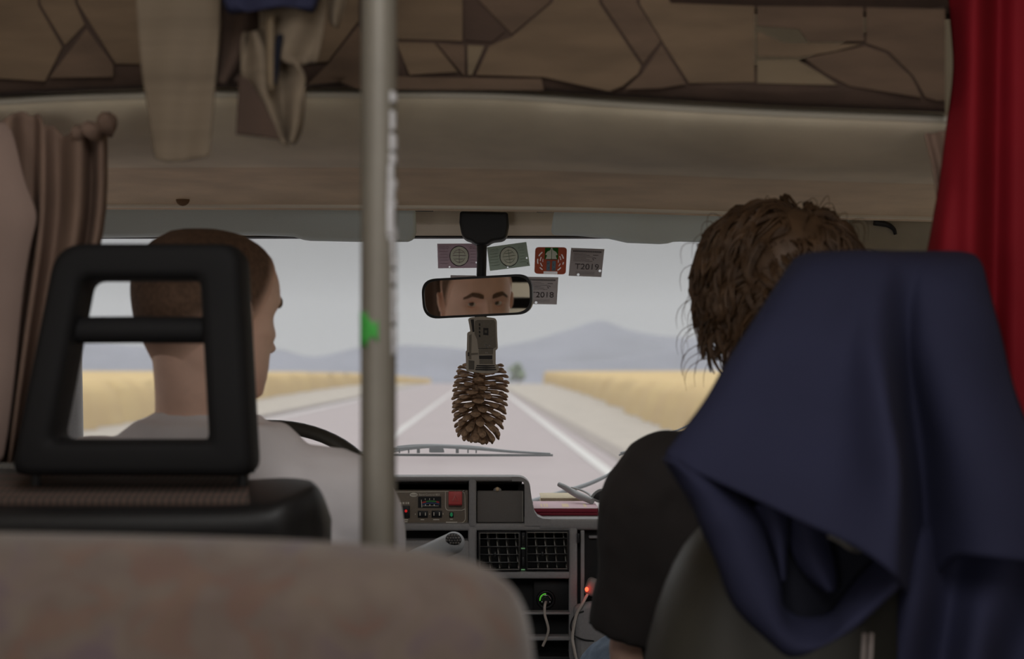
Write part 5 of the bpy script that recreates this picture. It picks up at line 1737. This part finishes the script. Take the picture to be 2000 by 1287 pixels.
mb = MB(); mb.sphere(C(881.7, 1005, .0025), (.0028, .002, .0042), 14, 10); mb.build('pilot_lamp', M['lamp_green'], s_)
for x, w in ((808, 0), (813, 0)):
    pass
for x0, y0, x1, y1 in ((786, 980.5, 790, 984.5), (792, 980.5, 794.5, 984.5), (796, 980.5, 799, 984.5), (776, 981, 784, 985), (789, 1014.3, 797, 1016), (790, 1018, 796, 1019.8), (821.5, 1014, 828.5, 1015.6), (846, 1014, 858, 1015.6), (879, 1013.5, 884.5, 1015), (871, 1019, 893, 1020.6), (838, 1003, 840, 1005), (864.6, 1002, 866, 1005), (810.5, 1003, 812, 1005.5)):
    prect(x0, y0, x1, y1, 'panel_line', 'printed_mark', .0004, .0006)
for x, y in ((906, 958.8), (907, 1021.3)):
    mb = MB(); mb.sphere(C(x, y, .0005), (.0016, .0008, .0016), 10, 8); mb.build('screw', M['chrome'], pn)
# lidded box
ld = MB(); ld.span(D(931.5, 958.5, YD + .006), D(1023, 1021, YD + .006) + Vector((0, .012, 0)), .003, seg=3); ld = ld.build('box_lid', M['dash_lid'], db)
mb = MB(); mb.tube([D(1020.5, 960, YD + .005), D(1021, 1019, YD + .005)], .0006, 6); mb.build('edge_line', M['vent_edge'], ld)
mb = MB(); mb.sphere(D(971.5, 955.5, YD + .004), (.004, .006, .0045), 12, 10); mb.build('catch', M['book_gold'], ld)
mb = MB(); mb.sphere(D(971.5, 957.5, YD + .012), (.008, .006, .006), 14, 10); mb.build('catch_seat', M['dash_plastic'], ld)
# air vents
def vent(x0, x1, y0, y1):
    v = MB()
    a0, b0 = D(x0, y0), D(x1, y1)
    w = .0026
    for p, q in (((x0, y0), (x1, y0 + 2.4)), ((x0, y1 - 2.4), (x1, y1)), ((x0, y0), (x0 + 2.4, y1)), ((x1 - 2.4, y0), (x1, y1))):
        v.span(D(*p, YD - .004), D(*q, YD - .004) + Vector((0, .035, 0)), .0006)
    v = v.build('air_vent', M['black_plastic'], db)
    mb = MB()
    ins = [(x0 + 3.2, y0 + 3.2), (x1 - 3.2, y0 + 3.2), (x1 - 3.2, y1 - 3.2), (x0 + 3.2, y1 - 3.2)]
    mb.tube([D(x, y, YD - .0045) for x, y in ins], .0007, 6, loop=True); mb.build('rim_line', M['vent_edge'], v)
    nh, nv = 5, 4
    for k in range(1, nh):
        yy = y0 + (y1 - y0) * k / nh
        mb = MB(); c0_, c1_ = D(x0 + 2, yy, YD + .002), D(x1 - 2, yy, YD + .002)
        mb.box((c0_ + c1_) / 2 + Vector((0, .006, 0)), (c1_.x - c0_.x, .014, .0022), .0004, Euler((math.radians(-12), 0, 0))); mb.build('slat', M['vent_vane'], v)
    for k in range(1, nv + 1):
        xx = x0 + (x1 - x0) * (k - .12) / (nv + .55)
        mb = MB(); a, b = D(xx, y0 + 3, YD + .018), D(xx + 7, y1 - 3, YD + .018)
        mb.prism([a, a + Vector((.0018, 0, 0)), b + Vector((.0018, 0, 0)), b], (.003, .018, 0)); mb.build('vane', M['vent_edge'], v)
    return v
v1 = vent(934, 1017, 1038, 1115)
v2 = vent(1027, 1111, 1037, 1114)
MB().sphere(D(1059.5, 1082, YD - .002), (.003, .004, .006), 10, 8).build('thumb_tab', M['vent_vane'], v2)
MB().sphere(D(967, 1083, YD - .002), (.003, .004, .006), 10, 8).build('thumb_tab', M['vent_vane'], v1)
mb = MB(); mb.span(D(1018.5, 1040, YD + .004), D(1026, 1114, YD + .004) + Vector((0, .02, 0)), .001); st = mb.build('slider_strip', M['black_plastic'], db)
for y in (1070, 1111.5):
    mb = MB(); mb.span(D(1017.8, y, YD + .001), D(1025.5, y + 2.6, YD + .001) + Vector((0, .004, 0)), .0004); mb.build('green_mark', M['mark_green'], st)
for y in (1046, 1088):
    mb = MB(); mb.span(D(1019.6, y, YD - .001), D(1024.6, y + 18, YD - .001) + Vector((0, .008, 0)), .001); mb.build('slider', M['vent_vane'], st)
# shallow pocket wall behind the socket and a glove-box pull
mb = MB(); mb.span(D(1042, 1133, YD + .03), D(1111, 1197, YD + .03) + Vector((0, .01, 0)), .002); mb.build('socket_plate', M['dash_dark'], db)
mb = MB(); mb.span(D(1150, 1046, YD + .02), D(1172, 1052, YD + .02) + Vector((0, .012, 0)), .002); mb.build('glove_box_pull', M['dash_plastic'], db)
mb = MB(); mb.span(D(1127.5, 1042, YD - .006), D(1132, 1061, YD - .006) + Vector((0, .02, 0)), .001); mb.build('pull_tab', M['black_plastic'], db)

# 12 V socket with plug
so = thing('power_socket', 'black round power socket with a green glow in the console', 'socket', tuple(D(1066, 1171, YD + .03)))
ys = YD + .028
cS = P(1066, 1171, ys)
def ringy(c, r, rr, m, nm, par, a0=0, a1=360, n=40, dy=0.0):
    aa = np.radians(LS(a0, a1, n + 1))
    full = abs(a1 - a0) >= 360
    pts = [c + Vector((r * math.cos(a), dy, r * math.sin(a))) for a in (aa[:-1] if full else aa)]
    mb = MB(); mb.tube(pts, rr, 10, loop=full); return mb.build(nm, M[m], par)
ringy(cS, .0155, .0035, 'switch_black', 'bezel', so)
ringy(cS, .0118, .0014, 'led_green', 'light_ring', so, 88, 190, dy=-.001)
ringy(cS, .0095, .0009, 'chrome', 'chrome_rim', so, 5, 175, dy=-.004)
mb = MB(); mb.cyl(cS + Vector((0, .004, 0)), cS + Vector((0, .012, 0)), .0125); mb.build('barrel', M['switch_black'], so)
pl = thing('charger_plug', 'black charger plug with a pale cable in the power socket', 'plug', tuple(cS))
mb = MB(); mb.cyl(cS + Vector((0, .004, 0)), cS + Vector((0, -.016, 0)), .0085, .0075); mb.build('plug_body', M['switch_black'], pl)
for s in (-1, 1):
    mb = MB(); mb.sphere(cS + Vector((s * .0078, -.010, -.003)), (.0012, .004, .003), 10, 8); mb.build('contact_spring', M['chrome'], pl)
mb = MB(); mb.tube(smooth_path([cS + Vector((0, -.014, -.002)), P(1064, 1183, YD - .002), P(1064, 1200, YD - .004), P(1069, 1218, YD - .006), P(1071, 1228, YD - .006), P(1067, 1246, YD - .002), P(1060, 1262, YD + .0)], 30), .0026, 8); mb.build('cable', M['cable_white'], pl)

# second charger with red light beside the passenger's sleeve
ch = thing('usb_charger', 'small pale charger with a glowing red light beside the black sleeve', 'charger', tuple(P(1154, 1148, 2.78)))
mb = MB(); mb.box(P(1156, 1146, 2.785), (.024, .032, .034), .008, Euler((0, .35, 0)), seg=4); mb.build('shell', M['charger_shell'], ch)
mb = MB(); mb.sphere(P(1146, 1151, 2.765), (.0035, .0035, .0045), 14, 10); mb.build('indicator_light', M['led_red'], ch)
d = bpy.data.lights.new('indicator_glow', 'POINT'); d.energy = .003; d.color = (1, .05, .03); d.shadow_soft_size = .004
lo_ = bpy.data.objects.new('indicator_glow', d); COL.objects.link(lo_); lo_.location = P(1144, 1151, 2.752); attach(lo_, ch)
mb = MB(); mb.tube(smooth_path([P(1149, 1158, 2.775), P(1138, 1178, 2.765), P(1126, 1200, 2.765), P(1121, 1222, 2.765), P(1118, 1248, 2.765), P(1122, 1270, 2.76), P(1128, 1300, 2.76)], 36), .0028, 8); mb.build('cable', M['cable_white'], ch)
o = MB(); o.tube(smooth_path([P(1140, 1194, 2.775), P(1128, 1198, 2.770), P(1117, 1212, 2.768), P(1115, 1228, 2.768), P(1121, 1240, 2.768), P(1136, 1248, 2.770), P(1160, 1252, 2.775)], 36), .0015, 8)
o = o.build('thin_cable', M['cable_black']); tag(o, 'thin black cable curving around the white charger cable', 'cable')
lp = MB(); lp.prism([D(1120, 1185, 2.775), D(1160, 1175, 2.775), D(1200, 1240, 2.775), D(1180, 1300, 2.775), D(1128, 1300, 2.775)], (0, .03, 0)); lp.build('kick_panel', M['dash_plastic'], db, mods=[('BEVEL', dict(width=.01, segments=4))])

# gear lever
gl = thing('gear_lever', 'grey gear lever with a knurled black button rising over the bench edge', 'gear lever', (-.12, 2.66, 1.0))
mb = MB()
mb.tube(smooth_path([Vector((-.19, 2.70, 1.30)), P(800, 1100, 2.68), P(845, 1079, 2.66), P(886, 1060, 2.65)], 26), [.011 + .0095 * min(1, k / 20) for k in range(26)], 20, cap=True); mb.sphere(P(886, 1060, 2.65), .0208, 24, 16); mb.build('handle', M['knob_grey'], gl)
mb = MB(); mb.sphere(P(886, 1053, 2.632), (.0150, .007, .0112), 22, 14, rot=Euler((0, .15, 0)))
gb = mb.build('button', M['black_plastic'], gl)
mb = MB()
for r_ in range(4):
    for c_ in range(6):
        x = 872.5 + c_ * 5.2 + (r_ % 2) * 2.4; y = 1045.5 + r_ * 5.0
        if ((x - 886) / 14.5) ** 2 + ((y - 1053) / 10.5) ** 2 < 1:
            mb.sphere(P(x, y, 2.6265), (.0022, .0018, .0022), 8, 6)
mb.build('knurl', M['dash_lid'], gb)
mb = MB(); mb.tube([Vector((-.19, 2.70, 1.31)), Vector((-.19, 2.70, .75))], [.014, .016], 12); mb.build('shaft', M['black_plastic'], gl)

# ================================================================== things on the shelf
zs = D(1100, 1012.5, 2.82).z
def book(label, x0, x1, y0, y1, z, h, cover, block, grp=None):
    a, b = P(x0, 1000, y0), P(x1, 1000, y0)
    t = thing('book', label, 'book', ((a.x + b.x) / 2, (y0 + y1) / 2, z), grp)
    mb = MB(); mb.span((a.x, y0, z), (b.x, y1, z + h * .14), .0008); mb.span((a.x, y0, z + h * .86), (b.x, y1, z + h), .0008); mb.span((a.x, y0 - .001, z), (b.x, y0 + .003, z + h), .001)
    mb.build('cover', M[cover], t)
    mb = MB(); mb.span((a.x + .002, y0 + .003, z + h * .12), (b.x - .003, y1 - .003, z + h * .88)); mb.build('page_block', M[block], t, smooth=False)
    return t, a, b
zb = D(1100, 1013, YD + .02).z + .0022
book('maroon book at the bottom of the stack on the dash shelf', 1047, 1170, 2.862, 2.99, zb, .0068, 'book_maroon', 'book_maroon')
bk, a, b = book('maroon book with a pale pink lid on top of the dash shelf stack', 1042.5, 1169, 2.858, 3.01, zb + .0070, .0068, 'book_maroon', 'book_maroon')
mb = MB(); mb.span((a.x, 2.8565, zb + .0138), (b.x, 3.012, zb + .0152), .0005); lidp = mb.build('pink_cover', M['book_pink'], bk)
for x0, x1 in ((1056, 1058.5), (1062, 1064.5), (1067, 1069.5), (1098, 1110), (1140, 1144)):
    p0, p1 = P(x0, 990, 2.90), P(x1, 990, 2.93)
    mb = MB(); mb.span((p0.x, 2.88, zb + .0152), (p1.x, 2.95, zb + .0154)); mb.build('gold_print', M['book_gold'], lidp, smooth=False)
book('worn beige paperback lying behind the pink and maroon books', 1056, 1142, 3.03, 3.16, P(1100, 985, 3.03).z, .0135, 'book_beige', 'book_beige')
mb = MB(); z0 = P(1100, 985, 3.03).z; a = P(1056, 985, 3.03)
# sunglasses: two thick temples and the frame
sg = thing('sunglasses', 'grey sunglasses lying with open temples on the dash shelf books', 'sunglasses', tuple(P(1150, 975, 2.99)))
mb = MB(); mb.tube(smooth_path([P(1092, 946, 3.02), P(1100, 950, 3.01), P(1120, 962, 2.99), P(1140, 972, 2.96), P(1157, 979, 2.94)], 20), [.004 + .0022 * math.sin(k / 19 * 2.4) + .001 for k in range(20)], 12); mb.build('temple', M['glasses_grey'], sg)
mb = MB(); mb.tube(smooth_path([P(1116, 952, 3.06), P(1134, 957, 3.04), P(1150, 965, 3.01), P(1158, 975, 2.97)], 16), [.0016 + .0012 * k / 15 for k in range(16)], 10); mb.build('temple', M['glasses_grey'], sg)
mb = MB(); mb.tube(smooth_path([P(1154, 973, 2.96), P(1162, 963, 2.96), P(1172, 957, 2.96), P(1186, 959, 2.96), P(1196, 968, 2.96), P(1188, 977, 2.96), P(1168, 979, 2.96)], 24), .0028, 8, loop=True); mb.build('rim', M['glasses_grey'], sg)
mb = MB(); mb.sphere(P(1175, 968, 2.962), (.019, .002, .010), 20, 12); mb.build('lens', M['switch_black'], sg)
mb = MB()
for k in range(9):
    c = P(1184 + random.uniform(-4, 9), 984 + random.uniform(-10, 13), 2.87 + random.uniform(-.01, .01))
    mb.sphere(c, (random.uniform(.006, .010), random.uniform(.006, .010), random.uniform(.006, .012)), 12, 9)
o = mb.build('crumpled_tissue', M['tissue_white'], None, mods=[('REMESH', dict(mode='VOXEL', voxel_size=.0014)), ('DISPLACE', dict(texture=clouds('crumple', .008, 2), strength=.006, mid_level=.5))])
tag(o, 'crumpled white tissue beside the maroon books at the black sleeve', 'tissue')

# ================================================================== wipers outside the glass
def W(px, py, off=.012): return G(px, py, -off)
w1 = thing('windscreen_wiper', 'grey windscreen wiper blade below the hanging pine cone', 'wiper', tuple(W(840, 880)))
mb = MB(); mb.tube([W(686, 888), W(800, 888.5), W(900, 889), W(1000, 889), W(1080, 889)], [.0025, .0028, .0028, .0028, .0026], 8); mb.build('rubber_blade', M['wiper_dark'], w1)
mb = MB(); mb.tube(smooth_path([W(690, 885, .02), W(760, 877, .022), W(845, 872, .026), W(930, 876, .022), (W(1000, 882, .02)), W(1075, 886, .016)], 30), [.002 + .002 * math.sin(math.pi * k / 29) for k in range(30)], 8); mb.build('bow', M['wiper_grey'], w1)
mb = MB(); mb.tube(smooth_path([W(775, 872, .03), W(800, 870, .03), W(840, 869.5, .03), W(880, 871, .03), W(930, 873.5, .028), (W(972, 878.5, .024)), W(1012, 882, .02)], 24), [.0012 + .0022 * math.sin(math.pi * k / 23) for k in range(24)], 8); mb.build('bow', M['wiper_grey'], w1)
for px in (780, 798, 817, 893, 914, 930):
    mb = MB(); wd = 3 if px in (817, 893) else 1.3
    mb.prism([W(px - wd, 877, .02), W(px + wd, 877, .02), W(px + wd, 885, .02), W(px - wd, 885, .02)], (0, .006, 0)); mb.build('claw', M['wiper_dark'], w1, smooth=False)
mb = MB(); mb.prism([W(838, 876, .028), W(846, 868, .028), (W(856, 868, .028)), W(866, 876, .028), W(868, 884, .028), W(838, 884, .028)], (0, .010, 0)); mb.build('joint', M['wiper_grey'], w1, mods=[('BEVEL', dict(width=.002, segments=2))])
mb = MB(); mb.tube(smooth_path([W(846, 872, .034), W(790, 878, .034), W(720, 893, .034), W(660, 925, .03), W(600, 985, .02)], 24), [.0035 + .003 * k / 23 for k in range(24)], 10, flat=.7); mb.build('arm', M['wiper_grey'], w1)
w2 = thing('windscreen_wiper', 'blue grey wiper arm rising to the right behind the dash shelf', 'wiper', tuple(W(1100, 965)))
mb = MB(); mb.tube(smooth_path([W(1020, 985, .015), W(1060, 973, .02), W(1100, 961, .022), W(1150, 945, .022), W(1200, 922, .022), W(1260, 893, .02), W(1330, 862, .018)], 30), [.012 + .001 * math.sin(k * .2) - .0072 * k / 29 for k in range(30)], 12, flat=.5); mb.build('arm', M['wiper_grey'], w2)
mb = MB(); mb.tube([W(1209, 889, .010), W(1300, 850, .010), W(1420, 800, .010)], .0022, 8)
mb.build('rubber_blade', M['wiper_dark'], w2)
MB().tube([W(1212, 886, .012), W(1222, 884, .012)], .004, 8).build('claw', M['wiper_dark'], w2)
